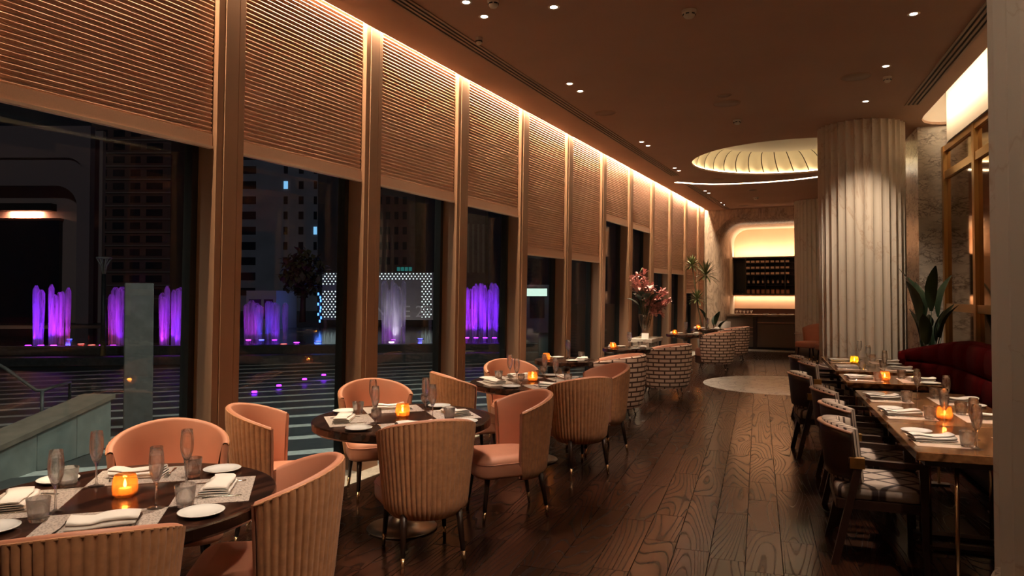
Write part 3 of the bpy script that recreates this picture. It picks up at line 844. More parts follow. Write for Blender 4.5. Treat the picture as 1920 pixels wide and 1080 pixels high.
def hull_pt(i):                               # a point of the wall's rim for each point of the arch line
    s, z = outer[i]
    if i < 3: return (-0.5, z)
    if i > nO - 4: return (WR + 0.9, z)
    k = (i - 3) / (nO - 7.0)
    if k < 0.2: return (-0.5, 2.0 + (CEIL + 0.02 - 2.0) * k / 0.2)
    if k > 0.8: return (WR + 0.9, 2.0 + (CEIL + 0.02 - 2.0) * (1 - k) / 0.2)
    return (-0.5 + (WR + 1.4) * (k - 0.2) / 0.6, CEIL + 0.02)
wm.grid(lambda i, j: bw(*( (hull_pt(i)[0], 0.0, hull_pt(i)[1]) if j == 0 else (outer[i][0], 0.0, outer[i][1]) )), nO, 2, smooth=False)
def splay(i, j):
    k = j / 6.0; so, zo = outer[i]; s_, z_ = inner[i]
    e = math.sin(k * math.pi / 2); dd = 1 - math.cos(k * math.pi / 2)
    return bw(so + (s_ - so) * e, 0.7 * dd, zo + (z_ - zo) * e)
wm.grid(splay, nO, 7)
struct(wm.obj('wall_back', M['arch_marble']), 'brown veined marble end wall with a rounded arch around the bar')
lipm = MB()
lipm.grid(lambda i, j: bw(inner[i][0], 0.7 + 0.9 * j, inner[i][1]), nO, 2)
struct(lipm.obj('wall_alcove_reveal', M['plaster_light']), 'smooth reveal of the bar alcove')
M['alcove'] = plain('alcove_plaster', (0.86, 0.54, 0.35), 0.6, noise=(1.5, 0.05))
def bwbox(mb, s_a, s_b, t_a, t_b, z_a, z_b):
    q = [(s_a, t_a), (s_b, t_a), (s_b, t_b), (s_a, t_b)]
    return mb.hexa([bw(x, y, z_a) for x, y in q], [bw(x, y, z_b) for x, y in q])
struct(bwbox(MB(), -0.6, WR + 1.0, 1.6, 1.75, 0, CEIL + 0.5).obj('wall_alcove', M['alcove']), 'honey-coloured back wall of the bar alcove')
# ------------------------------------------------------------------ bar in the alcove
SR = WR - 0.4
bar = thing('bar_counter', 'dark bar counter with a stone top inside the marble arch', 'bar counter', bw(3.0, 0.3), 0)
bo = Vector(bar.location)
def bpart(name, m, par, org, *a):
    mb = MB(); bwbox(mb, *a); mb.v = [tuple(Vector(v) - org) for v in mb.v]
    return mb.obj(name, m, par)
bpart('body', M['dark_wall'], bar, bo, si + 0.02, SR, 0.10, 0.62, 0.08, 0.94)
bpart('worktop', plain('brown_stone', (0.16, 0.10, 0.07), 0.25, noise=(8, 0.3)), bar, bo, si + 0.005, SR, 0.02, 0.68, 0.94, 1.0)
bpart('foot_plinth', M['black'], bar, bo, si + 0.02, SR, 0.16, 0.60, 0.0, 0.08)
sdv = bw_s(1416, 620, 0.1)[0]
bpart('end_panel', M['chair_wood'], bar, bo, sdv - 0.05, sdv + 0.05, 0.02, 0.10, 0.05, 0.94)
for k in range(3): bpart('shelf', M['crest_wood'], bar, bo, si + 0.42, sdv - 0.06, 0.06, 0.10, 0.38 + 0.12 * k, 0.40 + 0.12 * k)
bpart('rail', M['crest_wood'], bar, bo, sdv + 0.06, SR, 0.05, 0.10, 0.76, 0.79)
bstep = struct(MB().hexa(*[[bw(s, d, z) for s, d in ((0.3, -0.35), (WR, -0.35), (WR, 0.05), (0.3, 0.05))] for z in (0.0, 0.022)]).obj('trim_step', M['strip_marble']), 'pale stone threshold in front of the bar')
bench = thing('back_counter', 'low dark back counter along the alcove wall', 'counter', bw(3.0, 1.3), 0)
bpart('body', M['dark_wall'], bench, Vector(bench.location), si + 0.02, SR, 1.15, 1.59, 0.0, 0.95)
bpart('upstand', plain('brown_leather', (0.14, 0.06, 0.04), 0.5), bench, Vector(bench.location), si + 0.02, SR, 1.50, 1.59, 0.95, 1.14)
rs0, rz1 = bw_s(1369, 483, 1.35); rs1 = bw_s(1398, 500, 1.35)[0]; rz0 = bw_s(1400, 553, 1.35)[1]
step_ = bw_s(1410, 520, 1.35)[0] - bw_s(1401, 520, 1.35)[0]
rack = thing('wine_rack', 'dark wall-hung wine rack with a glass cabinet at its end', 'wine rack', bw(rs0 + 2, 1.45, rz0), 0)
ro = Vector(rack.location)
bpart('back_board', M['black'], rack, ro, rs0, SR - 0.2, 1.55, 1.597, rz0, rz1)
for z in (rz0, rz1 - 0.04): bpart('shelf_board', M['chair_wood'], rack, ro, rs0, SR - 0.2, 1.25, 1.55, z, z + 0.04)
ncol = int((SR - 0.2 - rs1) / step_)
for s in [rs0, rs1] + [rs1 + 4 * step_ * k for k in range(1, ncol // 4 + 1)]:
    bpart('upright', M['chair_wood'], rack, ro, s, s + 0.025, 1.26, 1.55, rz0 + 0.04, rz1 - 0.04)
hz = (rz1 - rz0)
rows = [rz0 + hz * k for k in (0.25, 0.52, 0.67, 0.83)]
for z in rows: bpart('shelf_board', M['chair_wood'], rack, ro, rs1 + 0.025, SR - 0.2, 1.27, 1.55, z, z + 0.012)
bpart('glass_shelf', M['clear'], rack, ro, rs0 + 0.025, rs1, 1.27, 1.55, rz0 + hz * 0.5, rz0 + hz * 0.5 + 0.01)
area('wine_rack_lamp_low', bw(3.0, 1.50, rz0 - 0.03), -NW, Vector((0, 0, -1)) + UW * 0.15, 5.0, 0.03, BAR_LOW, (1.0, 0.69, 0.44))
area('wine_rack_lamp_high', bw(3.0, 1.32, rz1 + 0.03), -NW, Vector((0, 0, 1)) + UW * 0.5, 5.0, 0.03, BAR_HIGH, (1.0, 0.69, 0.44))
M['wine'] = plain('wine_glass_dark', (0.012, 0.010, 0.012), 0.12)
M['label'] = plain('cream_label', (0.70, 0.52, 0.40), 0.6)
M['crate'] = plain('wine_crate', (0.42, 0.20, 0.10), 0.6, noise=(20, 0.2))
def bottle_meshes():
    b_ = MB().lathe([(0.0, 0.0), (0.034, 0.0), (0.037, 0.01), (0.037, 0.19), (0.028, 0.225), (0.014, 0.245), (0.0135, 0.30), (0.0, 0.30)], 12)
    l_ = MB().lathe([(0.0376, 0.06), (0.0376, 0.15)], 12)
    return b_, l_
bm_, lm_ = bottle_meshes()
bot = tag(bm_.obj('wine_bottle', M['wine']), 'first dark wine bottle from the left standing in the bar rack', 'bottle', 'wine bottles standing in the bar rack')
lm_.obj('paper_label', M['label'], bot); bot.scale = (0.9, 0.9, 0.88)
first = True
nc = min(ncol, 9)
ORDN = 'first second third fourth fifth sixth seventh eighth ninth tenth'.split()
for k in range(nc):
    p = bw(rs1 + 0.012 + step_ * (k + 0.5), 1.38, rows[0] + 0.014)
    if first: bot.location = p; first = False
    else: dup(bot, p, 0.3 * k, '%s dark wine bottle from the left standing in the bar rack' % ORDN[k])
lay = MB()
lay.lathe([(0.0, 0.0), (0.036, 0.0), (0.037, 0.01), (0.037, 0.20), (0.014, 0.25), (0.0, 0.27)], 12)
laym = lay.mesh('wine_bottle'); laym.materials.append(M['wine'])
lab = MB().box(-0.05, 0.05, -0.03, 0.03, -0.006, -0.002).mesh('paper_label'); lab.materials.append(M['label'])
cr = MB().box(-0.042, 0.042, -0.12, 0.12, 0, 0.12)
for r_, nm in ((1, 'lower'), (2, 'middle'), (3, 'upper')):
    for k in range(nc):
        o = link('wine_bottle', laym, None, bw(rs1 + 0.012 + step_ * (k + 0.5), 1.265, rows[r_] + 0.012 + 0.038))
        o.rotation_euler = (math.radians(-90), 0, -AW)
        tag(o, '%s wine bottle from the left lying in the %s row of the bar rack' % (ORDN[k], nm), 'bottle', 'wine bottles lying in the %s row of the rack' % nm)
        link('paper_label', lab, o)
crm = cr.mesh('wine_box'); crm.materials.append(M['crate'])
for k in range(nc):
    o = link('wine_box', crm, None, bw(rs1 + 0.012 + step_ * (k + 0.5), 1.40, rz0 + 0.041), -AW)
    tag(o, '%s small wooden box from the left at the bottom of the bar rack' % ORDN[k], 'box', 'wooden boxes along the bottom of the rack')

# ------------------------------------------------------------------ ceiling fittings
def downlight(px, py, label, energy, tgt=None, size=46, pos=None, lit=True):
    p = onz(px, py, CEIL) if pos is None else Vector((pos[0], pos[1], CEIL))
    r = thing('downlight', label, 'downlight', p, 0, 'recessed ceiling downlights')
    MB().lathe([(0.030, -0.001), (0.044, -0.006), (0.050, -0.003), (0.050, 0.002), (0.030, 0.002)], 20).obj('trim_ring', M['plaster_light'], r)
    MB().prism(circle(0.030, 16), [(0, -0.0015), (0, 0.002)]).obj('lens', M['down'], r)
    if energy:
        l = spot('downlight_beam', (0, 0, -0.02), (0, 0, -1) if tgt is None else (Vector(tgt) - p), energy, size, 1.0, WARM, 0.05, r)
    return r
TC = [Vector((-1.62, 2.98, 0)), Vector((-0.75, 4.88, 0)), Vector((0.2, 6.86, 0))]
DL = [((874, 4), 'first pair, window side', 110, TC[1] + Vector((0, 0, 0.75))), ((908, 31), 'first pair, aisle side', 60, TC[1] + Vector((0.5, -0.6, 0.4))),
      ((1068, 157), 'second pair, window side', 90, (1.0, 9.2, 0.7)), ((1088, 171), 'second pair, aisle side', 60, (1.6, 9.0, 0.6)),
      ((1203, 266), 'third pair, window side', 170, (2.4, 12.6, 0.9)), ((1215, 273), 'third pair, aisle side', 70, (2.7, 11.4, 0.6)),
      ((1265, 315), 'fourth pair, window side', 40, None), ((1273, 320), 'fourth pair, aisle side', 60, (4.2, 15.0, 0.5)),
      ((1322, 358), 'fifth pair, window side', 40, None), ((1329, 362), 'fifth pair, aisle side', 50, (5.2, 17.0, 0.5)),
      ((1351, 380), 'sixth pair, window side', 40, None), ((1357, 384), 'sixth pair, aisle side', 40, None),
      ((1713, 26), 'nearest of the right-hand row', 190, rp(5.2, 0.35, 0.75)), ((1661, 124), 'middle of the right-hand row', 140, rp(7.6, 0.35, 0.75)), ((1623, 190), 'farthest of the right-hand row, by the column', 62, (5.0, 10.1, 0.4))]
for (px, py), wh, en, tg in DL:
    downlight(px, py, 'small recessed ceiling downlight, ' + wh, en * DLK, tg, 72 if 'by the column' in wh else 46)
def offframe(x, y, nm, en, tgt, size=46):
    downlight(0, 0, 'recessed ceiling downlight ' + nm, en * DLK, tgt, size, (x, y))
offframe(-1.25, 3.55, 'above the nearest round table', 100, TC[0] + Vector((0.1, -0.2, 0.6)), 60)
offframe(0.35, 5.9, 'above the third round table', 75, TC[2] + Vector((0.2, -0.2, 0.6)))
offframe(2.2, 3.2, 'above the nearest wooden armchair', 85, rp(4.2, -0.3, 0.4))
offframe(0.95, 2.45, 'above the near end of the aisle', 70, (-0.85, 3.2, 0.6), 40)
offframe(0.45, 1.9, 'above the near end of the aisle, window side', 80, (-0.55, 4.2, 0.6), 38)
offframe(-0.1, 0.9, 'behind the viewpoint', 55, (-1.4, 2.3, 0.7), 44)
offframe(1.55, 4.3, 'above the aisle beside the third round table', 70, (0.5, 6.3, 0.6), 40)
offframe(2.25, 4.55, 'added out of view over the aisle to light the first patterned armchair', 95, (1.75, 9.0, 0.5), 22)  # this and the next two: unseen lamps added to brighten the armchairs
offframe(2.6, 4.7, 'added out of view over the aisle to light the second patterned armchair', 120, (2.75, 10.9, 0.5), 18)
offframe(2.95, 4.85, 'added out of view over the aisle to light the far patterned armchairs', 230, (4.75, 15.7, 0.5), 17)
offframe(1.0, 1.5, 'added out of view to light the right-hand column', 13, (2.1, 2.5, 0.9), 60)  # unseen lamp added to brighten the right-hand column
def ceil_disc(px, py, r_, label, dark=False):
    p = onz(px, py, CEIL)
    o = thing('ceiling_speaker', label, 'ceiling speaker', p, 0, 'flush round ceiling speakers')
    MB().lathe([(0.0, -0.004), (r_ - 0.012, -0.004), (r_ - 0.012, 0.002)], 32).obj('grille', M['black'] if dark else M['grey_disc'], o)
    MB().lathe([(r_ - 0.012, -0.002), (r_ - 0.010, -0.007), (r_ - 0.002, -0.006), (r_, 0.002)], 32).obj('rim', M['plaster'], o)
ceil_disc(1135, 212, 0.14, 'round ceiling speaker beside the slot diffuser')
ceil_disc(1363, 194, 0.17, 'larger of two ceiling discs before the dome')
ceil_disc(1358, 179, 0.09, 'smaller of two ceiling discs before the dome')
ceil_disc(1605, 144, 0.16, 'round ceiling speaker before the large column')
ceil_disc(1346, 336, 0.13, 'flat ceiling disc between dome and light line')
ceil_disc(1412, 356, 0.11, 'dark round ceiling opening behind the light line', True)
ceil_disc(1393, 386, 0.14, 'flat ceiling disc nearest the marble arch')
def detector(px, py, r_, label, cat='smoke detector'):
    p = onz(px, py, CEIL)
    o = thing('smoke_detector', label, cat, p, 0, 'ceiling detectors')
    MB().lathe([(r_, 0.003), (r_, -0.018), (r_ * 0.94, -0.024), (r_ * 0.8, -0.026)], 24).obj('base', M['plaster_light'], o)
    MB().lathe([(r_ * 0.8, -0.024), (r_ * 0.78, -0.045), (r_ * 0.55, -0.062), (0.0, -0.064)], 24).obj('sensor_head', M['plaster_light'], o)
    for k in range(6):
        a_ = k * math.pi / 3
        MB().obox((r_ * 0.795 * math.cos(a_), r_ * 0.795 * math.sin(a_), -0.036), (0.004 * math.cos(a_), 0.004 * math.sin(a_), 0), (-0.014 * math.sin(a_), 0.014 * math.cos(a_), 0), (0, 0, 0.005)).obj('vent_slit', M['black'], o)
detector(1292, 20, 0.062, 'white smoke detector on the ceiling nearest the viewpoint')
detector(1382, 225, 0.055, 'small smoke detector in front of the dome')
detector(1417, 370, 0.07, 'small smoke detector near the marble arch')
detector(925, 0, 0.05, 'detector at the top edge above the first downlights')
detector(1664, 144, 0.045, 'small sprinkler head beside the right-hand speaker', 'sprinkler')
detector(898, 71, 0.035, 'tiny sprinkler head beside the slot diffuser', 'sprinkler')
def diffuser(c0, c1, width, label):
    c0 = Vector((c0[0], c0[1], 0)); c1 = Vector((c1[0], c1[1], 0))
    u = (c1 - c0).normalized(); n = Vector((-u.y, u.x, 0)); L = (c1 - c0).length; mid = (c0 + c1) / 2
    o = thing('slot_diffuser', label, 'air vent', (mid.x, mid.y, CEIL), 0, 'ceiling slot diffusers')
    hw = width / 2
    def st(name, n0, n1, z0, z1, m):
        q = [-u * L / 2 + n * n0, u * L / 2 + n * n0, u * L / 2 + n * n1, -u * L / 2 + n * n1]
        MB().hexa([p + Vector((0, 0, z0)) for p in q], [p + Vector((0, 0, z1)) for p in q]).obj(name, m, o)
    st('backing', -hw + 0.01, hw - 0.01, -0.005, -0.0005, M['black'])
    w = width / 7.0
    for k in range(4): st('bar', -hw + 2 * k * w, -hw + (2 * k + 1) * w, -0.012, -0.0005, M['grey_disc'])
A_ = onz(752, 0, CEIL); B_ = onz(1262, 329, CEIL); B2_ = onz(1283, 347, CEIL); C_ = onz(1357, 392, CEIL)
dS = (A_ - B0).dot(NW)
def onslot(p): return B0 + UW * (p - B0).dot(UW) + NW * dS
diffuser(onslot(A_) - UW * 7.5, onslot(B_), 0.16, 'long black slot diffuser running beside the blinds')
diffuser(onslot(B2_), onslot(C_), 0.16, 'shorter slot diffuser beyond the curved light line')
V0 = onz(1710, 196, CEIL); bv = inv_rp(V0)
diffuser(rp(3.4, bv[1]), rp(bv[0], bv[1]), 0.17, 'black slot diffuser along the right-hand light cove')

# ------------------------------------------------------------------ peach tub chairs
def tub_chair():
    root = thing('tub_chair', 'x', 'chair')
    PH = math.radians(97); T = 0.034
    zb = 0.285
    def ro(z): k = min(1, max(0, (z - zb) / 0.5)); return 0.247 + 0.053 * k
    def zt(ph): return 0.872 - 0.108 * (abs(ph) / PH) ** 1.8
    def pos(ph, r, z): return (-r * math.cos(ph) * 0.98, r * math.sin(ph), z)
    NR = 30; SPL = 8; NU = NR * SPL + 1; NV = 12
    sh = MB()
    def f_out(i, j):
        ph = -PH + 2 * PH * i / (NU - 1); u = (i % SPL) / SPL
        k = j / (NV - 1.0)
        z = zb + (zt(ph) - zb) * k
        edge = min(1.0, min(i, NU - 1 - i) / 10.0)
        rb = ro(z) - 0.035 * (1 - min(1.0, k / 0.12)) ** 2 - 0.018 * (1 - edge) ** 2
        scal = 0.0125 * (abs(math.sin(math.pi * u)) ** 0.5 - 0.5) * min(1.0, k / 0.06 + 0.15)
        zz = z + (0.028 * (1 - edge) ** 2 if k < 0.2 else 0)
        return pos(ph, rb + scal, zz)
    sh.grid(f_out, NU, NV)
    n2 = 49
    def f_under(i, j):
        ph = -PH + 2 * PH * i / (n2 - 1)
        return pos(ph, (ro(zb) - 0.035) - j * 0.05, zb + 0.002)
    sh.grid(f_under, n2, 2)
    sh.obj('ribbed_back', M['velvet'], root)
    li = MB()
    prof_n = 9
    def f_in(i, j):                            # from the outer rim over the top roll and down the inside
        ph = -PH + 2 * PH * i / (n2 - 1)
        z1 = zt(ph); r1 = ro(z1)
        if j < 5:
            a_ = math.pi * j / 4.0
            return pos(ph, r1 - T / 2 + (T / 2) * math.cos(a_), z1 - 0.006 + 0.016 * math.sin(a_))
        k = (j - 4) / 5.0
        z = z1 - 0.006 - (z1 - 0.40) * k
        return pos(ph, ro(z) - T - 0.012 * math.sin(math.pi * k), z)
    li.grid(f_in, n2, 10)
    for sgn in (-1, 1):                        # front edges of the wings
        def f_edge(i, j):
            ph = sgn * PH
            z = zb + 0.02 + (zt(ph) - 0.002 - zb - 0.02) * i / 8.0
            a_ = math.pi * j / 4.0
            r = ro(z) - T / 2 + (T / 2) * math.cos(a_) - (0.012 if i < 2 else 0)
            ex = 0.014 * math.sin(a_)
            p = pos(ph, r, z)
            return (p[0] + ex, p[1], p[2])
        li.grid(f_edge, 9, 5)
    li.obj('back_lining', M['peach'], root)
    wl = MB()
    wl.tube([pos(-PH + 2 * PH * i / 40.0, ro(0.85) - 0.001, zt(-PH + 2 * PH * i / 40.0) - 0.004) for i in range(41)], 0.005, 6)
    wl.obj('piping', M['velvet'], root)
    ol = []
    for k in range(13):
        a_ = math.radians(90 + 180 * k / 12.0); ol.append((0.235 * math.cos(a_) * 0.95, 0.245 * math.sin(a_)))
    for k in range(6):
        a_ = math.radians(-90 + 90 * k / 5.0); ol.append((0.24 + 0.10 * math.cos(a_), -0.165 + 0.10 * math.sin(a_)))
    for k in range(6):
        a_ = math.radians(0 + 90 * k / 5.0); ol.append((0.24 + 0.10 * math.cos(a_), 0.165 + 0.10 * math.sin(a_)))
    st = MB().prism(ol, [(0.03, 0.315), (0.006, 0.325), (0.0, 0.345), (0.0, 0.415), (0.010, 0.440), (0.030, 0.454), (0.055, 0.461), (0.085, 0.465)], smooth=True)
    s_ = st.obj('seat', M['peach'], root)
    def at_z(ins, z): return [(p[0], p[1], z) for p in inset(ol, ins)]
    MB().tube(at_z(-0.001, 0.418) + at_z(-0.001, 0.418)[:1], 0.004, 6, cap=False).obj('seat_welt', M['peach'], s_)
    for fx, fy in ((0.25, 0.18), (0.25, -0.18), (-0.15, 0.165), (-0.15, -0.165)):
        ex = 0.035 if fx > 0 else -0.055; ey = 0.02 if fy > 0 else -0.02
        top = Vector((fx, fy, 0.325)); ft = Vector((fx + ex, fy + ey, 0.0)); mid = top + (ft - top) * 0.74
        lg = MB().tube([top, top + (ft - top) * 0.35, mid], [0.021, 0.018, 0.0135], 8).obj('leg', M['chair_wood'], root)
        MB().tube([mid, ft], [0.0138, 0.0105], 8).obj('brass_tip', M['brass'], lg)
    return root
CH = [  # x, y, facing degrees (0 = +X), label
    (-1.855, 3.86, -65, 'peach tub chair by the window, facing out from behind the nearest round table'),
    (-1.434, 2.41, 112, 'ribbed tub chair seen from behind at the bottom left corner'),
    (-1.035, 3.11, 190, 'ribbed tub chair at the right of the nearest round table'),
    (-1.555, 4.66, 8, 'tub chair at the left of the second round table, back to the nearest table'),
    (-1.105, 5.79, -67, 'peach tub chair on the window side of the second round table'),
    (-0.525, 4.33, 111, 'ribbed tub chair on the near side of the second round table, seen squarely from behind'),
    (0.004, 5.22, 200, 'peach tub chair at the right of the second round table, seat showing'),
    (-0.468, 6.65, 23, 'ribbed tub chair at the left of the third round table'),
    (0.0, 7.62, -70, 'peach tub chair on the window side of the third round table'),
    (0.598, 6.41, 114, 'ribbed tub chair on the near side of the third round table'),
    (0.90, 7.25, 203, 'peach tub chair at the right of the third round table'),
    (7.15, 16.9, 200, 'peach chair half hidden by the large column, farther of two'),
    (7.22, 15.95, 120, 'peach chair half hidden by the large column, nearer of two'),
]
tub = tub_chair()
for i, (x, y, a_, lb) in enumerate(CH):
    if i == 0:
        tub.location = (x, y, 0); tub.rotation_euler = (0, 0, math.radians(a_)); tag(tub, lb, 'chair', 'peach tub chairs')
    else:
        dup(tub, (x, y, 0), math.radians(a_), lb, 'peach tub chairs')

# ------------------------------------------------------------------ round tables
def round_table(R):
    root = thing('round_table', 'x', 'table')
    MB().prism(circle(R, 72), [(0.05, 0.690), (0.012, 0.692), (0.0, 0.705), (0.0, 0.742), (0.004, 0.749), (0.010, 0.75)]).obj('tabletop', M['table_wood'], root)
    k = min(1.0, R / 0.6)
    MB().lathe([(0.0, 0.0), (0.235 * k, 0.0), (0.240 * k, 0.006), (0.235 * k, 0.012), (0.15 * k, 0.024), (0.085 * k, 0.05), (0.055, 0.10), (0.042, 0.20), (0.038, 0.40), (0.038, 0.60)], 40).obj('base', M['pedestal'], root)
    MB().lathe([(0.038, 0.60), (0.06, 0.64), (0.16, 0.665), (0.18, 0.69), (0.0, 0.69)], 32).obj('top_bracket', M['bronze_dark'], root)
    return root
TABLES = [(TC[0], 16, 0.606, 'nearest dark round table laid for four'), (TC[1], 20, 0.605, 'second dark round table laid for four'), (TC[2], 20, 0.60, 'third dark round table laid for four')]
tb = None
for c, rot, R, lb in TABLES:
    if tb is None: tb = round_table(0.605); tb.location = c; tag(tb, lb, 'table', 'large round tables')
    else: dup(tb, c, math.radians(rot), lb, 'large round tables')
SM = [(Vector((0.68, 9.12, 0)), 'first small dark table beside the patterned armchairs'), (Vector((1.80, 11.05, 0)), 'second small dark table beside the patterned armchairs'),
      (Vector((3.62, 14.85, 0)), 'third small dark table, beyond the pink flowers'), (Vector((4.70, 17.1, 0)), 'fourth small dark table, nearest the bar')]
ts = None
for c, lb in SM:
    if ts is None: ts = round_table(0.39); ts.location = c; tag(ts, lb, 'table', 'small round tables')
    else: dup(ts, c, 0.4, lb, 'small round tables')

# ------------------------------------------------------------------ tableware prototypes
def proto_mesh(mb, name, *mats):
    me = mb.mesh(name)
    for m in mats: me.materials.append(m)
    return me
PM = {}
PM['plate'] = proto_mesh(MB().lathe([(0.0, 0.006), (0.045, 0.006), (0.060, 0.010), (0.083, 0.017), (0.086, 0.016), (0.084, 0.013), (0.060, 0.004), (0.045, 0.0), (0.0, 0.0)], 40), 'plate', M['china'])
PM['flute'] = proto_mesh(MB().lathe([(0.0, 0.0025), (0.030, 0.0015), (0.033, 0.0), (0.033, 0.002), (0.012, 0.006), (0.005, 0.014), (0.0038, 0.04), (0.004, 0.085), (0.008, 0.098), (0.018, 0.118), (0.026, 0.145), (0.0285, 0.175), (0.027, 0.205), (0.0235, 0.240), (0.0226, 0.2408), (0.0218, 0.240), (0.0250, 0.205), (0.0265, 0.175), (0.0240, 0.147), (0.0160, 0.122), (0.006, 0.106), (0.0, 0.104)], 28), 'champagne_flute', M['clear'])
PM['tumbler'] = proto_mesh(MB().lathe([(0.0, 0.0), (0.028, 0.0), (0.031, 0.004), (0.036, 0.04), (0.041, 0.086), (0.0402, 0.0868), (0.0392, 0.086), (0.0342, 0.04), (0.030, 0.018), (0.022, 0.013), (0.0, 0.012)], 28), 'water_tumbler', M['clear'])
PM['goblet'] = proto_mesh(MB().lathe([(0.0, 0.002), (0.028, 0.0), (0.028, 0.003), (0.006, 0.009), (0.0045, 0.03), (0.010, 0.042), (0.028, 0.058), (0.034, 0.078), (0.032, 0.11), (0.0312, 0.1107), (0.0302, 0.11), (0.0322, 0.079), (0.026, 0.062), (0.010, 0.049), (0.0, 0.047)], 28), 'short_goblet', M['clear'])
def strip(prof, zf, th=0.0018):                # flat bar along +X with half widths; prof = [(x, half width)]
    mb = MB(); n = len(prof); vs = []
    for x, w in prof:
        z = zf(x)
        vs += [(x, -w, z), (x, w, z), (x, w * 0.8, z + th), (x, -w * 0.8, z + th)]
    fs = [(0, 1, 2, 3)] + [(4 * (n - 1) + 3, 4 * (n - 1) + 2, 4 * (n - 1) + 1, 4 * (n - 1))]
    for i in range(n - 1):
        for k in range(4): fs.append((4 * i + k, 4 * i + (k + 1) % 4 + 0, 4 * i + 4 + (k + 1) % 4, 4 * i + 4 + k)[::-1])
    return mb.add(vs, fs, True)
kz = lambda x: 0.0006
PM['knife'] = proto_mesh(strip([(-0.10, 0.005), (-0.08, 0.0075), (-0.01, 0.0055), (0.0, 0.006), (0.02, 0.009), (0.08, 0.0095), (0.105, 0.004), (0.11, 0.001)], kz, 0.003), 'table_knife', M['steel'])
fz = lambda x: 0.0006 + 0.006 * math.sin(max(0.0, min(1.0, (x + 0.02) / 0.11)) * math.pi) * (1 if x > -0.02 else 0)
fk = strip([(-0.10, 0.006), (-0.08, 0.0075), (-0.02, 0.0032), (0.02, 0.0035), (0.038, 0.0105), (0.052, 0.0115)], fz, 0.002)
for k in range(4):
    y = -0.0093 + 0.0062 * k
    fk.hexa([(0.050, y - 0.0015, fz(0.05)), (0.098, y - 0.001, fz(0.09)), (0.098, y + 0.001, fz(0.09)), (0.050, y + 0.0015, fz(0.05))],
            [(0.050, y - 0.0015, fz(0.05) + 0.002), (0.098, y - 0.001, fz(0.09) + 0.0015), (0.098, y + 0.001, fz(0.09) + 0.0015), (0.050, y + 0.0015, fz(0.05) + 0.002)])
PM['fork'] = proto_mesh(fk, 'table_fork', M['steel'])
def napkin(seed, w=0.12, l=0.22, layers=4):
    r_ = random.Random(seed)
    path = []; h = 0.0075
    for k in range(layers):
        z = 0.005 + k * h + 0.001
        xs = [-w / 2 + 0.006 * k, -w / 4, 0, w / 4, w / 2 - 0.004 * k]
        if k % 2: xs = xs[::-1]
        for x in xs: path.append((x, z + 0.004 * math.cos(x / w * 3.1) * k / layers))
        if k < layers - 1:
            sg = 1 if k % 2 == 0 else -1
            path.append((xs[-1] + sg * 0.006, z + h / 2))
    n = len(path); NY = 7; off = 0.0022
    nr = []
    for i in range(n):
        a_ = Vector(path[max(0, i - 1)]); b_ = Vector(path[min(n - 1, i + 1)]); t_ = (b_ - a_).normalized(); nr.append(Vector((-t_.y, t_.x)))
    ring = [(Vector(path[i]) + nr[i] * off) for i in range(n)] + [(Vector(path[i]) - nr[i] * off) for i in reversed(range(n))]
    wob = [(r_.uniform(-0.004, 0.004), r_.uniform(0, 0.004)) for _ in range(NY)]
    mb = MB()
    def f(i, j):
        y = -l / 2 + l * j / (NY - 1.0); p = ring[i]; k = p.y / (layers * h)
        return (p.x * (1 - 0.15 * j / NY) + wob[j][0] * k, y * (1 + 0.05 * k) + 0.012 * k, max(0.0015, p.y + wob[j][1] * k + 0.006 * k * math.sin(j * 1.1 + seed)))
    mb.grid(f, len(ring), NY, cu=True)
    mb.f.append(tuple(i * NY for i in range(len(ring)))); mb.s.append(False)
    mb.f.append(tuple(i * NY + NY - 1 for i in reversed(range(len(ring))))); mb.s.append(False)
    return mb
NAPS = [proto_mesh(napkin(s), 'folded_napkin', M['linen']) for s in range(4)]
PM['mat'] = proto_mesh(MB().prism([(-0.15, -0.205), (0.15, -0.205), (0.15, 0.205), (-0.15, 0.205)], [(0, 0.0), (0, 0.0015)]), 'placemat', M['weave'])
PM['mat2'] = proto_mesh(MB().prism([(-0.15, -0.205), (0.15, -0.205), (0.15, 0.205), (-0.15, 0.205)], [(0, 0.0), (0, 0.0012)]), 'placemat', M['paper'])
def put(key, name, loc, rz, label, cat, group):
    o = link(name, PM[key] if isinstance(key, str) else key, None, loc, rz)
    return tag(o, label, cat, group)
cand = None
def candle_proto(gm):
    root = thing('candle_holder', 'x', 'candle'); root.scale = (1.14, 1.14, 1.16)
    MB().lathe([(0.0, 0.0), (0.030, 0.0), (0.040, 0.010), (0.043, 0.030), (0.041, 0.058), (0.035, 0.078), (0.033, 0.080), (0.031, 0.078), (0.037, 0.057), (0.039, 0.030), (0.036, 0.012), (0.0, 0.008)], 48, fn=lambda a: 1 + 0.018 * math.cos(24 * a)).obj('glass_cup', gm, root)
    MB().lathe([(0.0, 0.009), (0.022, 0.009), (0.022, 0.030), (0.006, 0.029), (0.0, 0.028)], 20).obj('wax', M['wax'], root)
    MB().lathe([(0.0, 0.030), (0.0045, 0.036), (0.006, 0.043), (0.004, 0.053), (0.0, 0.064)], 10).obj('flame', M['flame'], root)
    point('candle_glow', (0, 0, 0.05), CANDLE, (1.0, 0.55, 0.2), 0.008, root)
    return root
cp = {'amber': None, 'yellow': None}
def candle(loc, label, kind='amber'):
    if cp[kind] is None:
        cp[kind] = candle_proto(M['amber'] if kind == 'amber' else M['yellow_glass']); cp[kind].location = loc
        tag(cp[kind], label, 'candle', 'glass candle holders')
    else: dup(cp[kind], loc, 0, label, 'glass candle holders')
TZ = 0.7505
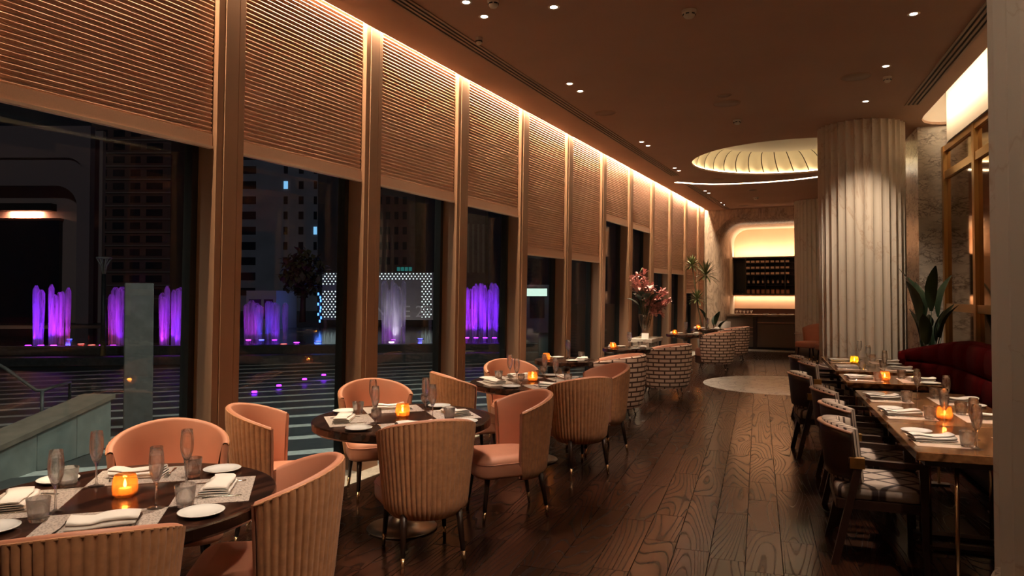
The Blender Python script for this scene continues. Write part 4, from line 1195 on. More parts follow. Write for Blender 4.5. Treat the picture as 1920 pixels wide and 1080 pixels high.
def polar(c, ang, r, tang=0.0):
    a_ = math.radians(ang)
    return Vector((c.x + r * math.cos(a_) - tang * math.sin(a_), c.y + r * math.sin(a_) + tang * math.cos(a_), 0))
SIDES = [(0, 'right-hand'), (90, 'window-side'), (180, 'left-hand'), (270, 'near-side')]
tn = ['nearest round table', 'second round table', 'third round table']
jit = random.Random(3)
for ti, (c, rot, R, lb) in enumerate(TABLES):
    g = ' on the ' + tn[ti]
    for si_, (ang, sd) in enumerate(SIDES):
        A2 = ang + rot; ra = math.radians(A2)
        wh = ' at the %s setting of the %s' % (sd, tn[ti])
        p = polar(c, A2, 0.355); put('mat', 'placemat', (p.x, p.y, TZ), ra, 'grey woven placemat' + wh, 'placemat', 'placemats' + g)
        p = polar(c, A2, 0.375 + jit.uniform(-0.02, 0.02), jit.uniform(-0.02, 0.02))
        o = put(NAPS[(si_ + ti) % 4], 'folded_napkin', (p.x, p.y, TZ + 0.0017), ra + jit.uniform(-0.35, 0.35), 'folded white napkin' + wh, 'napkin', 'napkins' + g)
        p = polar(c, A2, 0.37, -0.115); put('fork', 'table_fork', (p.x, p.y, TZ + 0.0017), ra + math.pi + jit.uniform(-0.12, 0.12), 'steel fork' + wh, 'fork', 'forks' + g)
        p = polar(c, A2, 0.37, 0.125); put('knife', 'table_knife', (p.x, p.y, TZ + 0.0017), ra + math.pi + jit.uniform(-0.08, 0.08), 'steel table knife' + wh, 'knife', 'knives' + g)
        p = polar(c, A2 - 45, 0.487); put('plate', 'side_plate', (p.x, p.y, TZ), 0, 'small white side plate' + wh, 'plate', 'side plates' + g)
        p = polar(c, A2 + 37 + jit.uniform(-4, 4), 0.262); put('flute', 'champagne_flute', (p.x, p.y, TZ + 0.0017), 0, 'empty champagne flute' + wh, 'glass', 'champagne flutes' + g)
        if ti == 0 or si_ in (1, 3): p = polar(c, A2 + 50, 0.352); put('tumbler', 'water_tumbler', (p.x, p.y, TZ + 0.0017), 0, 'empty water tumbler' + wh, 'glass', 'water tumblers' + g)
        else: p = polar(c, A2 + 51, 0.355); put('goblet', 'short_goblet', (p.x, p.y, TZ + 0.0017), 0, 'short-stemmed goblet' + wh, 'glass', 'goblets' + g)
    cd = polar(c, 100, 0.01); candle((cd.x, cd.y, TZ), 'ribbed amber glass candle holder in the middle of the %s' % tn[ti])
mn = ['first small table', 'second small table', 'third small table', 'fourth small table']
for ti, (c, lb) in enumerate(SM):
    g = ' on the ' + mn[ti]
    for k, (ang, sd) in enumerate(((-20, 'armchair-side'), (160, 'window-side'))):
        wh = ' at the %s place of the %s' % (sd, mn[ti]); ra = math.radians(ang)
        p = polar(c, ang, 0.22); put(NAPS[k], 'folded_napkin', (p.x, p.y, TZ), ra + 0.5 * k, 'folded white napkin' + wh, 'napkin', 'napkins' + g)
        p = polar(c, ang - 52, 0.25); put('plate', 'side_plate', (p.x, p.y, TZ), 0, 'small white plate' + wh, 'plate', 'plates' + g)
        p = polar(c, 60 + 15 * k, 0.10 + 0.09 * k); put('flute', 'champagne_flute', (p.x, p.y, TZ), 0, 'empty champagne flute' + wh, 'glass', 'flutes' + g)
    p = polar(c, 35, 0.27); put('tumbler', 'water_tumbler', (p.x, p.y, TZ), 0, 'water tumbler on the ' + mn[ti], 'glass', 'tumblers on the small tables')
    p = polar(c, 205, 0.27); candle((p.x, p.y, TZ), 'small lit candle holder on the ' + mn[ti])
# ------------------------------------------------------------------ patterned barrel armchairs
def barrel_chair():
    root = thing('barrel_armchair', 'x', 'armchair')
    PH = math.radians(128); T = 0.075; zb = 0.15
    def zt(ph): return 0.80 - 0.10 * (abs(ph) / PH) ** 2
    def ro(k): return 0.375 + 0.055 * math.sin(min(1, k * 1.15) * math.pi / 2) 
    def pos(ph, r, z): return (-r * math.cos(ph), r * math.sin(ph) * 1.0, z)
    NU, NV = 65, 14
    ou = MB(); ou.uv = []
    def f(i, j):
        ph = -PH + 2 * PH * i / (NU - 1); k = j / (NV - 1.0)
        z = zb + (zt(ph) - zb) * k
        r = ro(k) - 0.03 * max(0, 1 - k / 0.08) ** 2
        e = min(1.0, min(i, NU - 1 - i) / 4.0); r -= 0.02 * (1 - e) ** 2
        ou.uv.append((ph * 0.43, z))
        return pos(ph, r, z)
    ou.grid(f, NU, NV)
    def rim(i, j):
        ph = -PH + 2 * PH * i / (NU - 1); z1 = zt(ph); a_ = math.pi / 2 * j / 3.0
        ou.uv.append((ph * 0.43, z1 + 0.02 * j))
        return pos(ph, ro(1.0) - T / 2 + T / 2 * math.cos(a_), z1 + 0.02 * math.sin(a_))
    ou.grid(rim, NU, 4)
    ou.obj('patterned_shell', M['brickweave'], root)
    li = MB()
    def g(i, j):
        ph = -PH + 2 * PH * i / (NU - 1); z1 = zt(ph)
        if j < 4:
            a_ = math.pi / 2 + math.pi / 2 * j / 3.0
            return pos(ph, ro(1.0) - T / 2 + T / 2 * math.cos(a_), z1 + 0.02 * math.sin(a_))
        k = (j - 3) / 5.0
        return pos(ph, ro(1.0) - T - 0.02 * math.sin(math.pi * k), z1 - (z1 - 0.36) * k)
    li.grid(g, NU, 9)
    for s in (-1, 1):
        def e(i, j):
            ph = s * PH; k = i / 8.0; z = zb + 0.01 + (zt(ph) - zb) * k; a_ = math.pi * j / 4.0
            p = pos(ph, ro(k) - T / 2 - 0.008 + (T / 2 - 0.008) * math.cos(a_), z)
            tx, ty = math.sin(ph) * s, math.cos(ph) * s
            return (p[0] + 0.022 * math.sin(a_) * tx, p[1] + 0.022 * math.sin(a_) * ty, p[2])
        li.grid(e, 9, 5)
    li.obj('back_lining', M['peach'], root)
    ol = [(0.335 * math.cos(2 * math.pi * k / 28), 0.335 * math.sin(2 * math.pi * k / 28)) for k in range(28)]
    ol = [(x + (0.05 if x > 0 else 0), y) for x, y in ol]
    MB().prism(ol, [(0.02, 0.30), (0, 0.32), (0, 0.41), (0.02, 0.445), (0.08, 0.46)], smooth=True).obj('seat_cushion', M['peach'], root)
    MB().prism(ol, [(0.0, 0.16), (0, 0.30)]).obj('seat_base', M['brickweave'], root)
    MB().prism(ol, [(0.02, 0.148), (0, 0.16)]).obj('under_frame', M['chair_wood'], root)
    for fx, fy in ((0.24, 0.22), (0.24, -0.22), (-0.22, 0.22), (-0.22, -0.22)):
        tp = Vector((fx, fy, 0.15)); ft = Vector((fx * 1.18, fy * 1.18, 0)); md = tp + (ft - tp) * 0.62
        lg = MB().tube([tp, md], [0.014, 0.011], 8).obj('leg', M['chair_wood'], root)
        MB().tube([md, ft], [0.0112, 0.009], 8).obj('steel_tip', M['steel'], lg)
    return root
BC = [(1.31, 9.24, 'nearest cream and brown brick-patterned armchair'), (2.38, 11.14, 'second brick-patterned armchair from the viewpoint'),
      (4.22, 14.85, 'third brick-patterned armchair, beyond the pink flowers'), (5.22, 16.95, 'farthest brick-patterned armchair, before the bar')]
bc = None
for i, (x, y, lb) in enumerate(BC):
    if bc is None: bc = barrel_chair(); bc.location = (x, y, 0); bc.rotation_euler = (0, 0, math.radians(163)); tag(bc, lb, 'armchair', 'brick-patterned armchairs')
    else: dup(bc, (x, y, 0), math.radians(163 - 2 * i), lb, 'brick-patterned armchairs')

# ------------------------------------------------------------------ long wooden tables on the right
RTB = [(4.055, 4.963, 'nearest wooden dining table on the right'), (4.969, 6.63, 'second wooden table on the right, joined to the nearest'),
       (7.19, 7.95, 'third wooden table on the right, beyond the gap'), (8.27, 10.18, 'farthest wooden table on the right, before the column')]
for a0, a1, lb in RTB:
    L = a1 - a0
    r = thing('dining_table', lb, 'table', rp((a0 + a1) / 2, 0.415), -AP, 'wooden dining tables')
    MB().prism(rrect(0.83, L, 0.012, 3), [(0.010, 0.700), (0.0, 0.705), (0.0, 0.746), (0.003, 0.75)]).obj('tabletop', M['oak_table'], r)
    MB().box(-0.36, 0.36, -L / 2 + 0.08, L / 2 - 0.08, 0.66, 0.70).obj('apron', M['chair_wood'], r)
    for sx in (-1, 1):
        for sy in (-1, 1): MB().tube([(sx * 0.20, sy * (L / 2 - 0.12), 0.66), (sx * 0.20, sy * (L / 2 - 0.12), 0.02)], 0.012, 10).obj('leg', M['brass'], r)
    for sy in (-1, 1): MB().prism(rrect(0.56, 0.09, 0.03, 4, 0, sy * (L / 2 - 0.12)), [(0, 0), (0, 0.02)]).obj('foot', M['bronze_dark'], r)
def setting(a, b, side, wh, tm, lay=True):
    """side -1: chair side, +1: sofa side"""
    rot = -AP + (math.pi if side > 0 else 0)
    P = lambda db, da: rp(a - da * side, b + db * (1 if side < 0 else -1), TZ)
    ga = ' on the %s' % tm
    put('mat2', 'placemat', P(0.0, 0.0), rot, 'pale placemat' + wh, 'placemat', 'pale placemats' + ga)
    q = P(-0.035, -0.015); q.z += 0.0014; put(NAPS[int(a * 7) % 4], 'folded_napkin', q, rot + math.pi / 2 + 0.22, 'folded white napkin' + wh, 'napkin', 'napkins' + ga)
    q = P(-0.075, 0.225); put('plate', 'side_plate', q, 0, 'white side plate' + wh, 'plate', 'side plates' + ga)
    q = P(-0.02, -0.105); q.z += 0.0014; put('knife', 'table_knife', q, rot + 0.05, 'steel table knife' + wh, 'knife', 'knives' + ga)
    q = P(-0.03, 0.095); q.z += 0.0014; put('fork', 'table_fork', q, rot, 'steel fork' + wh, 'fork', 'forks' + ga)
    q = P(0.105, -0.145); q.z += 0.0014; put('tumbler', 'water_tumbler', q, 0, 'water tumbler' + wh, 'glass', 'water tumblers' + ga)
SET = [(4.42, 'nearest wooden table', 'first'), (5.33, 'second wooden table', 'first'), (6.12, 'second wooden table', 'second'), (7.52, 'third wooden table', 'first'), (8.62, 'farthest wooden table', 'first'), (9.42, 'farthest wooden table', 'second')]
for a, tm, od in SET:
    setting(a, 0.185, -1, ' at the %s chair-side place of the %s' % (od, tm), tm)
    setting(a, 0.645, 1, ' at the %s sofa-side place of the %s' % (od, tm), tm)
for px, py, z, wh in ((1832, 842, TZ, 'at the near end of the nearest wooden table'), (1826, 824, TZ, 'just behind the foremost flute on the nearest wooden table'), (1771, 800, TZ, 'beside the candle on the second wooden table'),
                      (1720, 748, TZ, 'alone at the far end of the second wooden table'), (1775, 765, TZ, 'behind the candle on the second wooden table'), (1659, 700, TZ, 'behind the candle on the third wooden table'),
                      (1628, 686, TZ, 'nearer one on the farthest wooden table'), (1612, 674, TZ, 'farther one on the farthest wooden table')):
    p = onz(px, py, z); a, b = inv_rp(p)
    o = put('flute', 'champagne_flute', rp(a, min(max(b, 0.06), 0.77), TZ), 0, 'empty champagne flute ' + wh, 'glass', 'champagne flutes on the wooden tables')
candle(rp(*inv_rp(onz(1771, 787, TZ)), TZ), 'amber candle holder on the second wooden table')
candle(rp(*inv_rp(onz(1659, 714, TZ)), TZ), 'amber candle holder on the third wooden table')
candle(rp(*inv_rp(onz(1602, 682, TZ)), TZ), 'yellow glass candle holder on the farthest wooden table', 'yellow')

# ------------------------------------------------------------------ dark wooden armchairs
def wood_chair():
    root = thing('wooden_armchair', 'x', 'chair')
    # facing +X, seat centre at the origin
    ol = rrect(0.50, 0.50, 0.06, 4, 0.02, 0)
    MB().prism(ol, [(0.02, 0.385), (0.0, 0.395), (0.0, 0.445), (0.012, 0.465), (0.05, 0.475)], smooth=True).obj('seat', M['lattice'], root)
    sf = MB()
    sf.prism(rrect(0.50, 0.53, 0.02, 3, 0.02, 0), [(0, 0.335), (0, 0.386)]); sf.obj('seat_frame', M['chair_wood'], root)
    # curved back: wooden shell, cushion inside
    PH = math.radians(62); RB = 0.30; cx = 0.03
    def shell(r, z0, z1, name, mat, th, lean=0.10, n=25, m=7):
        mb = MB()
        def f(i, j):
            ph = -PH + 2 * PH * i / (n - 1)
            side = j >= m
            k = (j if not side else 2 * m - 1 - j) / (m - 1.0)
            z = z0 + (z1 - z0) * k - 0.03 * (abs(ph) / PH) ** 2 * k
            rr = r - (th if side else 0)
            return (cx - rr * math.cos(ph) - lean * (z - 0.47), rr * math.sin(ph), z)
        mb.grid(f, n, 2 * m, cv=True)
        for i in (0, n - 1): mb.f.append(tuple(i * 2 * m + k for k in range(2 * m))); mb.s.append(False)
        return mb.obj(name, mat, root)
    shell(RB, 0.50, 0.800, 'back_shell', M['chair_wood'], 0.018)
    shell(RB - 0.019, 0.48, 0.822, 'back_cushion', M['stripe'], 0.072)
    cr = MB()
    n = 25
    def fr(i, j):
        ph = -PH + 2 * PH * i / (n - 1); a_ = 2 * math.pi * j / 8
        k = abs(ph) / PH
        r = RB - 0.006 + (0.020 - 0.010 * k) * math.cos(a_); z = 0.803 - 0.03 * k ** 2 + 0.010 * math.sin(a_)
        return (cx - r * math.cos(ph) - 0.10 * (z - 0.47), r * math.sin(ph), z)
    cr.grid(fr, n, 8, cv=True); cr.obj('crest_rail', M['crest_wood'], root)
    for s in (-1, 1):
        y = s * 0.265
        ar = MB()
        ar.hexa([(-0.16, y - 0.018, 0.600), (0.25, y - 0.018, 0.592), (0.25, y + 0.018, 0.592), (-0.16, y + 0.018, 0.600)],
                [(-0.16, y - 0.020, 0.632), (0.25, y - 0.020, 0.622), (0.25, y + 0.020, 0.622), (-0.16, y + 0.020, 0.632)])
        ar.obj('armrest', M['chair_wood'], root)
        lg = MB(); w = 0.021
        lg.hexa([(-0.24 - w, y - w * 0.7, 0.0), (-0.24 + w, y - w * 0.7, 0.0), (-0.24 + w, y + w * 0.7, 0.0), (-0.24 - w, y + w * 0.7, 0.0)],
                [(-0.105 - w, y - w, 0.60), (-0.105 + w, y - w, 0.60), (-0.105 + w, y + w, 0.60), (-0.105 - w, y + w, 0.60)])
        rl = lg.obj('leg', M['chair_wood'], root)
        MB().box(-0.155, -0.075, y - 0.0235, y + 0.0235, 0.575, 0.636).obj('brass_sleeve', M['gold'], rl)
        lg = MB()
        lg.hexa([(0.225, y - 0.014, 0.0), (0.253, y - 0.014, 0.0), (0.253, y + 0.014, 0.0), (0.225, y + 0.014, 0.0)],
                [(0.205, y - 0.02, 0.60), (0.25, y - 0.02, 0.60), (0.25, y + 0.02, 0.60), (0.205, y + 0.02, 0.60)])
        lg.obj('leg', M['chair_wood'], root)
    return root
WC = [((1537, 785), 'nearest dark wooden armchair with a diamond-patterned seat'), ((1537, 752), 'second dark wooden armchair along the right-hand tables'), ((1521, 725), 'third dark wooden armchair along the right-hand tables'),
      ((1478, 697), 'fourth dark wooden armchair, pulled farthest into the aisle'), ((1498, 677), 'fifth dark wooden armchair along the right-hand tables'), ((1480, 667), 'farthest dark wooden armchair along the right-hand tables')]
wc = None
for i, ((px, py), lb) in enumerate(WC):
    p = onz(px, py, 0.81); a, b = inv_rp(p); c = rp(a, b + 0.30)
    rz = -AP + (0.06 if i % 2 else -0.02)
    if wc is None: wc = wood_chair(); wc.location = c; wc.rotation_euler = (0, 0, rz); tag(wc, lb, 'chair', 'dark wooden armchairs')
    else: dup(wc, c, rz, lb, 'dark wooden armchairs')

# ------------------------------------------------------------------ red banquette
bq = thing('banquette', 'long dark red velvet banquette behind the wooden tables', 'sofa', rp(6.5, 1.2), 0)
bqo = Vector(bq.location)
path = [(3.4 + 0.31 * k, 1.26, 1.08) for k in range(18)]
for k in range(1, 9):
    a_ = math.pi / 2 * k / 8.0
    path.append((8.67 + 1.05 * math.sin(a_), 1.26 - 0.42 * (1 - math.cos(a_)), 1.08 - 0.22 * (k / 8.0) ** 1.5))
def band(prof_fn, n0=0, n1=None, sub=1):
    mb = MB(); pts = path[n0:n1]; n = len(pts)
    m = len(prof_fn(0, 1.0))
    def f(i, j):
        a, b, h = pts[i]
        a1, b1, _ = pts[min(i + 1, n - 1)]; a0, b0, _ = pts[max(i - 1, 0)]
        t = Vector((a1 - a0, b1 - b0, 0)).normalized(); nn = Vector((-t.y, t.x, 0))     # nn points away from the tables when t runs along +a
        x, z = prof_fn(i, h)[j]
        return rp(a + nn.x * x, b + nn.y * x, z) - bqo
    mb.grid(f, n, m, cv=True)
    mb.f.append(tuple(range(m))); mb.s.append(False); mb.f.append(tuple((n - 1) * m + k for k in reversed(range(m)))); mb.s.append(False)
    return mb
def oval(x0, x1, z0, z1, n=12, pw=0.55):
    out = []
    for k in range(n):
        a_ = 2 * math.pi * k / n; c_, s_ = math.cos(a_), math.sin(a_)
        out.append(((x0 + x1) / 2 + (x1 - x0) / 2 * math.copysign(abs(c_) ** pw, c_), (z0 + z1) / 2 + (z1 - z0) / 2 * math.copysign(abs(s_) ** pw, s_)))
    return out
band(lambda i, h: oval(0.10, 0.24, 0.05, h)).obj('back_panel', M['red'], bq)
for k in range(0, len(path) - 2, 2):          # upright padded channels in two tiers
    band(lambda i, h: oval(0.0, 0.13, 0.76, h - 0.02, 12, 0.8), k, k + 3).obj('back_pad', M['red'], bq)
    band(lambda i, h: oval(-0.02, 0.13, 0.46, 0.77, 12, 0.8), k, k + 3).obj('back_pad', M['red'], bq)
band(lambda i, h: oval(-0.42, 0.10, 0.32, 0.47, 12, 0.5), 0, 22).obj('seat_cushion', M['red'], bq)
band(lambda i, h: oval(-0.36, 0.10, 0.0, 0.33, 8, 0.3), 0, 22).obj('plinth', M['chair_wood'], bq)

# ------------------------------------------------------------------ plants
def leaf_blade(mb, base, tip, width, droop, fold=0.25, n=9):
    base = Vector(base); tip = Vector(tip); d = tip - base; L = d.length
    side = d.cross(Vector((0, 0, 1)))
    side = side.normalized() if side.length > 1e-4 else Vector((1, 0, 0))
    up = side.cross(d).normalized()
    vs = []
    for i in range(n):
        k = i / (n - 1.0); c = base + d * k + up * (droop * L * math.sin(math.pi * k) )
        w = width * (math.sin(math.pi * min(1, k * 0.92 + 0.06)) ** 0.8)
        vs += [c - side * w + up * w * fold, c, c + side * w + up * w * fold]
    fs = []
    for i in range(n - 1): fs += [(3 * i, 3 * i + 1, 3 * i + 4, 3 * i + 3), (3 * i + 1, 3 * i + 2, 3 * i + 5, 3 * i + 4)]
    mb.add(vs, fs, True)
def pot(root, r, h, m=None):
    MB().lathe([(0.0, 0.0), (r * 0.8, 0.0), (r, h), (r * 0.93, h), (r * 0.9, h - 0.03), (0.0, h - 0.03)], 28).obj('pot', m or M['pot'], root)
def big_leaf_plant(name, loc, label, hmax, n, spread, seed, ph=0.45):
    r_ = random.Random(seed); root = thing(name, label, 'plant', loc)
    pot(root, 0.22, ph)
    for k in range(n):
        a_ = 2.4 * k + r_.uniform(-0.3, 0.3); s = spread * r_.uniform(0.5, 1.0); h = hmax * r_.uniform(0.62, 1.0)
        top = Vector((s * 0.45 * math.cos(a_), s * 0.45 * math.sin(a_), h * 0.72))
        st = MB().tube([(0.05 * math.cos(a_), 0.05 * math.sin(a_), ph - 0.04), (s * 0.2 * math.cos(a_), s * 0.2 * math.sin(a_), h * 0.45), top], [0.012, 0.010, 0.006], 6).obj('leaf_stalk', M['leaf'], root)
        lf = MB(); leaf_blade(lf, top, top + Vector((s * 0.6 * math.cos(a_), s * 0.6 * math.sin(a_), h * 0.30)), 0.075, 0.10)
        lf.obj('leaf', M['leaf'], st)
    return root
big_leaf_plant('potted_strelitzia', rp(10.15, 1.27), 'dark broad-leaved potted plant between red banquette and marble pier', 1.95, 15, 0.36, 5)
PB1 = aty(1324, 600, 17.8)
big_leaf_plant('potted_strelitzia', (PB1.x + 0.28, PB1.y + 0.42, 0), 'broad-leaved plant below the spiky palm at the far end', 1.35, 6, 0.55, 9)
def dracaena(loc, label):
    root = thing('potted_dracaena', label, 'plant', loc); r_ = random.Random(2)
    pot(root, 0.22, 0.45)
    for (x, y, h, R) in ((0.0, 0.0, 2.05, 0.42), (-0.33, 0.05, 2.30, 0.30), (-0.25, -0.1, 1.45, 0.30)):
        t = MB().tube([(x * 0.1, y * 0.1, 0.4), (x * 0.6, y * 0.6, h * 0.55), (x, y, h)], [0.022, 0.018, 0.014], 7).obj('trunk', M['stem'], root)
        for k in range(46):
            a_ = 2.399 * k; el = -0.7 + 2.1 * (k / 46.0)
            d = Vector((math.cos(a_) * math.cos(el), math.sin(a_) * math.cos(el), math.sin(el))) * R * r_.uniform(0.8, 1.05)
            lf = MB(); leaf_blade(lf, (x, y, h), Vector((x, y, h)) + d, 0.021, 0.05 if el < 1.2 else 0, 0.3, 5)
            lf.obj('leaf', M['leaf_light'], t)
dracaena((PB1.x, PB1.y, 0), 'tall spiky-headed palm beside the marble arch')
pl = thing('planter', 'grey cylindrical planter at the foot of the marble arch', 'planter', tuple(bw(0.55, -0.75)))
MB().lathe([(0.0, 0.0), (0.17, 0.0), (0.19, 0.82), (0.17, 0.82), (0.16, 0.78), (0.0, 0.78)], 32).obj('tub', M['pot'], pl)
MB().lathe([(0.188, 0.60), (0.194, 0.60), (0.196, 0.64), (0.190, 0.64)], 32, closed=True).obj('rim_band', M['bronze'], pl)

# console with the flowers
cn = onz(1211, 633, 0.85); cn = Vector((cn.x, cn.y, 0))
con = thing('console_table', 'pale marble console table carrying the pink flowers', 'table', cn, math.radians(90) - AW - math.pi / 2 * 0)
con.rotation_euler = (0, 0, -AW)
MB().prism(rrect(0.40, 0.72, 0.01, 2), [(0.0, 0.79), (0.0, 0.845), (0.004, 0.85)]).obj('top', M['floor_marble'], con)
for s in (-1, 1): MB().box(-0.14, 0.14, s * 0.27 - 0.05, s * 0.27 + 0.05, 0.0, 0.79).obj('leg', M['floor_marble'], con)
vs_ = thing('flower_arrangement', 'glass vase of pink blossom sprays and green leaves on the console', 'flowers', (cn.x - 0.02, cn.y - 0.05, 0.8505))
MB().lathe([(0.0, 0.0), (0.10, 0.0), (0.105, 0.01), (0.085, 0.06), (0.05, 0.10), (0.05, 0.13), (0.085, 0.20), (0.11, 0.33), (0.12, 0.40), (0.115, 0.40), (0.105, 0.33), (0.08, 0.20), (0.04, 0.14), (0.0, 0.13)], 32).obj('vase', glass('vase_glass', (0.9, 0.86, 0.8), 0.12, 0.8, 0.03), vs_)
fr_ = random.Random(11)
for k in range(26):
    a_ = 2.4 * k; lean = fr_.uniform(0.12, 0.42)
    right = k % 5 < 3
    cx_, cy_ = (0.27, 0.0) if right else (-0.06, -0.02)
    h = fr_.uniform(0.22, 0.72) if right else fr_.uniform(0.45, 0.80)
    tip = Vector((cx_ + lean * 0.55 * math.cos(a_), cy_ + lean * 0.5 * math.sin(a_), 0.36 + h - (0.25 if right else 0)))
    st = MB().tube([(0.02 * math.cos(a_), 0.02 * math.sin(a_), 0.16), (tip.x * 0.35, tip.y * 0.35, 0.42 + h * 0.25), tip], [0.005, 0.004, 0.002], 5).obj('flower_stem', M['stem'], vs_)
    bs = MB()
    for q in range(46):
        kk = fr_.uniform(0.25, 1.0)
        c = Vector((tip.x * (0.35 + 0.65 * kk), tip.y * (0.35 + 0.65 * kk), 0.42 + h * 0.25 + (tip.z - 0.42 - h * 0.25) * kk))
        d = Vector((fr_.uniform(-1, 1), fr_.uniform(-1, 1), fr_.uniform(-0.3, 1))).normalized()
        leaf_blade(bs, c + d * 0.012, c + d * fr_.uniform(0.06, 0.11), 0.024, 0.1, 0.3, 4)
    tag(bs.obj('blossoms', M['pink'], st), kind='stuff')
for k in range(16):
    a_ = 2.4 * k + 0.5; s = fr_.uniform(0.15, 0.32)
    lf = MB(); b_ = Vector((0.03 * math.cos(a_), 0.03 * math.sin(a_), 0.36)); m_ = b_ + Vector((s * 0.4 * math.cos(a_), s * 0.4 * math.sin(a_), 0.16 + 0.2 * fr_.random()))
    st = MB().tube([b_, m_], [0.004, 0.003], 5).obj('leaf_stalk', M['leaf'], vs_)
    leaf_blade(lf, m_, m_ + Vector((s * math.cos(a_), s * math.sin(a_), 0.10)), 0.055, 0.12); lf.obj('leaf', M['leaf'], st)
MB().tube([(0, 0, 0.3), (-0.03, 0, 0.8), (-0.09, 0.02, 1.10), (-0.04, 0.02, 1.18)], [0.004, 0.004, 0.003, 0.008], 6).obj('curled_twig', M['leaf_light'], vs_)
sg = thing('table_card', 'small white folded card on the console beside the vase', 'card', (cn.x - 0.06, cn.y - 0.27, 0.8505), -AW)
MB().add([(-0.06, -0.03, 0), (0.06, -0.03, 0), (0.06, 0, 0.09), (-0.06, 0, 0.09), (0.06, 0.03, 0), (-0.06, 0.03, 0)], [(0, 1, 2, 3), (3, 2, 4, 5)]).obj('card', M['linen'], sg)
for k in range(4):
    o = put('goblet', 'rack_glass', bw(rs0 + 0.09 + 0.085 * k, 1.40 + 0.05 * (k % 2), rz0 + 0.0415), 0, '%s glass from the left inside the lit end cabinet of the bar rack' % ORDN[k], 'glass', 'glasses in the rack cabinet')
for k in range(5):
    o = put('goblet', 'bar_glass', bw(si + 0.25 + 0.10 * k, 0.35, 1.0015), 0, '%s small glass from the left on the bar counter' % ORDN[k], 'glass', 'glasses on the bar counter')
for k in range(4):
    o = put('plate', 'stacked_plate', bw(si + 1.05 + 0.22 * k, 0.32, 1.0015), 0, '%s white plate from the left on the bar counter' % ORDN[k], 'plate', 'plates on the bar counter')
# ------------------------------------------------------------------ outside: terrace, fountains, town
ext = struct(link('ground_terrace', None), 'dark stone terrace with long pale steps outside the windows')
E1 = Vector((0.93, 0.37, 0)); E2 = Vector((-0.37, 0.93, 0)); EO = Vector((-3.0, 7.5, 0))
def ep(a, b, z): p = EO + E1 * a + E2 * b; return Vector((p.x, p.y, z))
def ebox(a0, a1, b0, b1, z0, z1):
    q = [(a0, b0), (a1, b0), (a1, b1), (a0, b1)]
    return MB().hexa([ep(a, b, z0) for a, b in q], [ep(a, b, z1) for a, b in q])
def outside_clip(poly):                        # keep only what lies outside the facade
    return clip(poly, win(0, 0.5), -NW)
q = outside_clip([(-60, -6), (60, -6), (60, 150), (-60, 150)])
MB().prism(q, [(0, -0.80), (0, -0.62)]).obj('paving', M['stone_dark'], ext)
b = -3.0; z = -0.10
k = 0
while b < 15:
    bw_ = 0.30 if k % 2 == 0 else 0.75
    q = [ep(-22, b, 0), ep(30, b, 0), ep(30, b + bw_, 0), ep(-22, b + bw_, 0)]
    q = outside_clip([(p.x, p.y) for p in q])
    if len(q) >= 3: MB().prism(q, [(0, -0.62), (0, z)]).obj('paving_step', M['stone'] if k % 2 == 0 else M['stone_dark'], ext)
    b += bw_; z = max(-0.60, z - 0.018); k += 1
# unseen lamps added to light the terrace, hung off the facade
for k, tt in enumerate((-3.0, 1.0, 5.0, 10.0)):
    p = win(tt, 1.2, 4.3)
    r = thing('added_terrace_lamp', 'added unseen lamp over the terrace outside, %s from the viewpoint' % ('first', 'second', 'third', 'fourth')[k], 'lamp', p, 0, 'added terrace lamps')
    MB().lathe([(0.0, 0.05), (0.07, 0.05), (0.07, 0.0), (0.05, 0.0), (0.0, 0.002)], 16).obj('housing', M['black'], r)
    MB().tube([(0, 0, 0.03), tuple(-NW * 0.75 + Vector((0, 0, 0.03)))], 0.02, 6).obj('bracket', M['black'], r)
    spot('added_terrace_beam', (0, 0, -0.03), (NW.x * 0.5, NW.y * 0.5, -1), 130 * EXTK, 120, 0.8, (0.85, 0.95, 0.88), 0.05, r)
# stone ramp wall with handrail (seen through the nearest window)
GZ = -0.22
M['ramp'] = plain('ramp_stone', (0.22, 0.23, 0.20), 0.6, noise=(6, 0.15)); M['ramp_cap'] = plain('ramp_coping', (0.20, 0.15, 0.11), 0.6, noise=(6, 0.2))
rw = thing('ramp_wall', 'sloping pale stone ramp wall outside the nearest window', 'wall', onz(207, 836, GZ))
ro_ = Vector(rw.location)
PT = lambda px, py, z: onz(px, py, z)
e_ = PT(207, 836, GZ); dirw = (PT(12, 905, GZ) - e_).normalized(); nw_ = Vector((dirw.y, -dirw.x, 0))
if nw_.y < 0: nw_ = -nw_
def rwp(s, n, z): p = e_ + dirw * s + nw_ * n; return Vector((p.x, p.y, z)) - ro_
def zz(s): return 0.34 - 0.13 * s
for k in range(6):
    s0_, s1_ = 0.62 * k, 0.62 * (k + 1) - 0.008
    MB().hexa([rwp(s0_, 0, GZ), rwp(s1_, 0, GZ), rwp(s1_, 0.30, GZ), rwp(s0_, 0.30, GZ)], [rwp(s0_, 0, zz(s0_)), rwp(s1_, 0, zz(s1_)), rwp(s1_, 0.30, zz(s1_)), rwp(s0_, 0.30, zz(s0_))]).obj('stone_panel', M['ramp'], rw)
MB().hexa([rwp(-0.04, -0.03, zz(-0.04)), rwp(3.8, -0.03, zz(3.8)), rwp(3.8, 0.36, zz(3.8)), rwp(-0.04, 0.36, zz(-0.04))], [rwp(-0.04, -0.03, zz(-0.04) + 0.05), rwp(3.8, -0.03, zz(3.8) + 0.05), rwp(3.8, 0.36, zz(3.8) + 0.05), rwp(-0.04, 0.36, zz(-0.04) + 0.05)]).obj('coping', M['ramp_cap'], rw)
hr = thing('handrail', 'dark steel handrail beside the stone ramp outside', 'handrail', onz(78, 818, GZ))
ho = Vector(hr.location); f0 = ho.copy()
def hp(px, py): return aty(px, py, f0.y) - ho
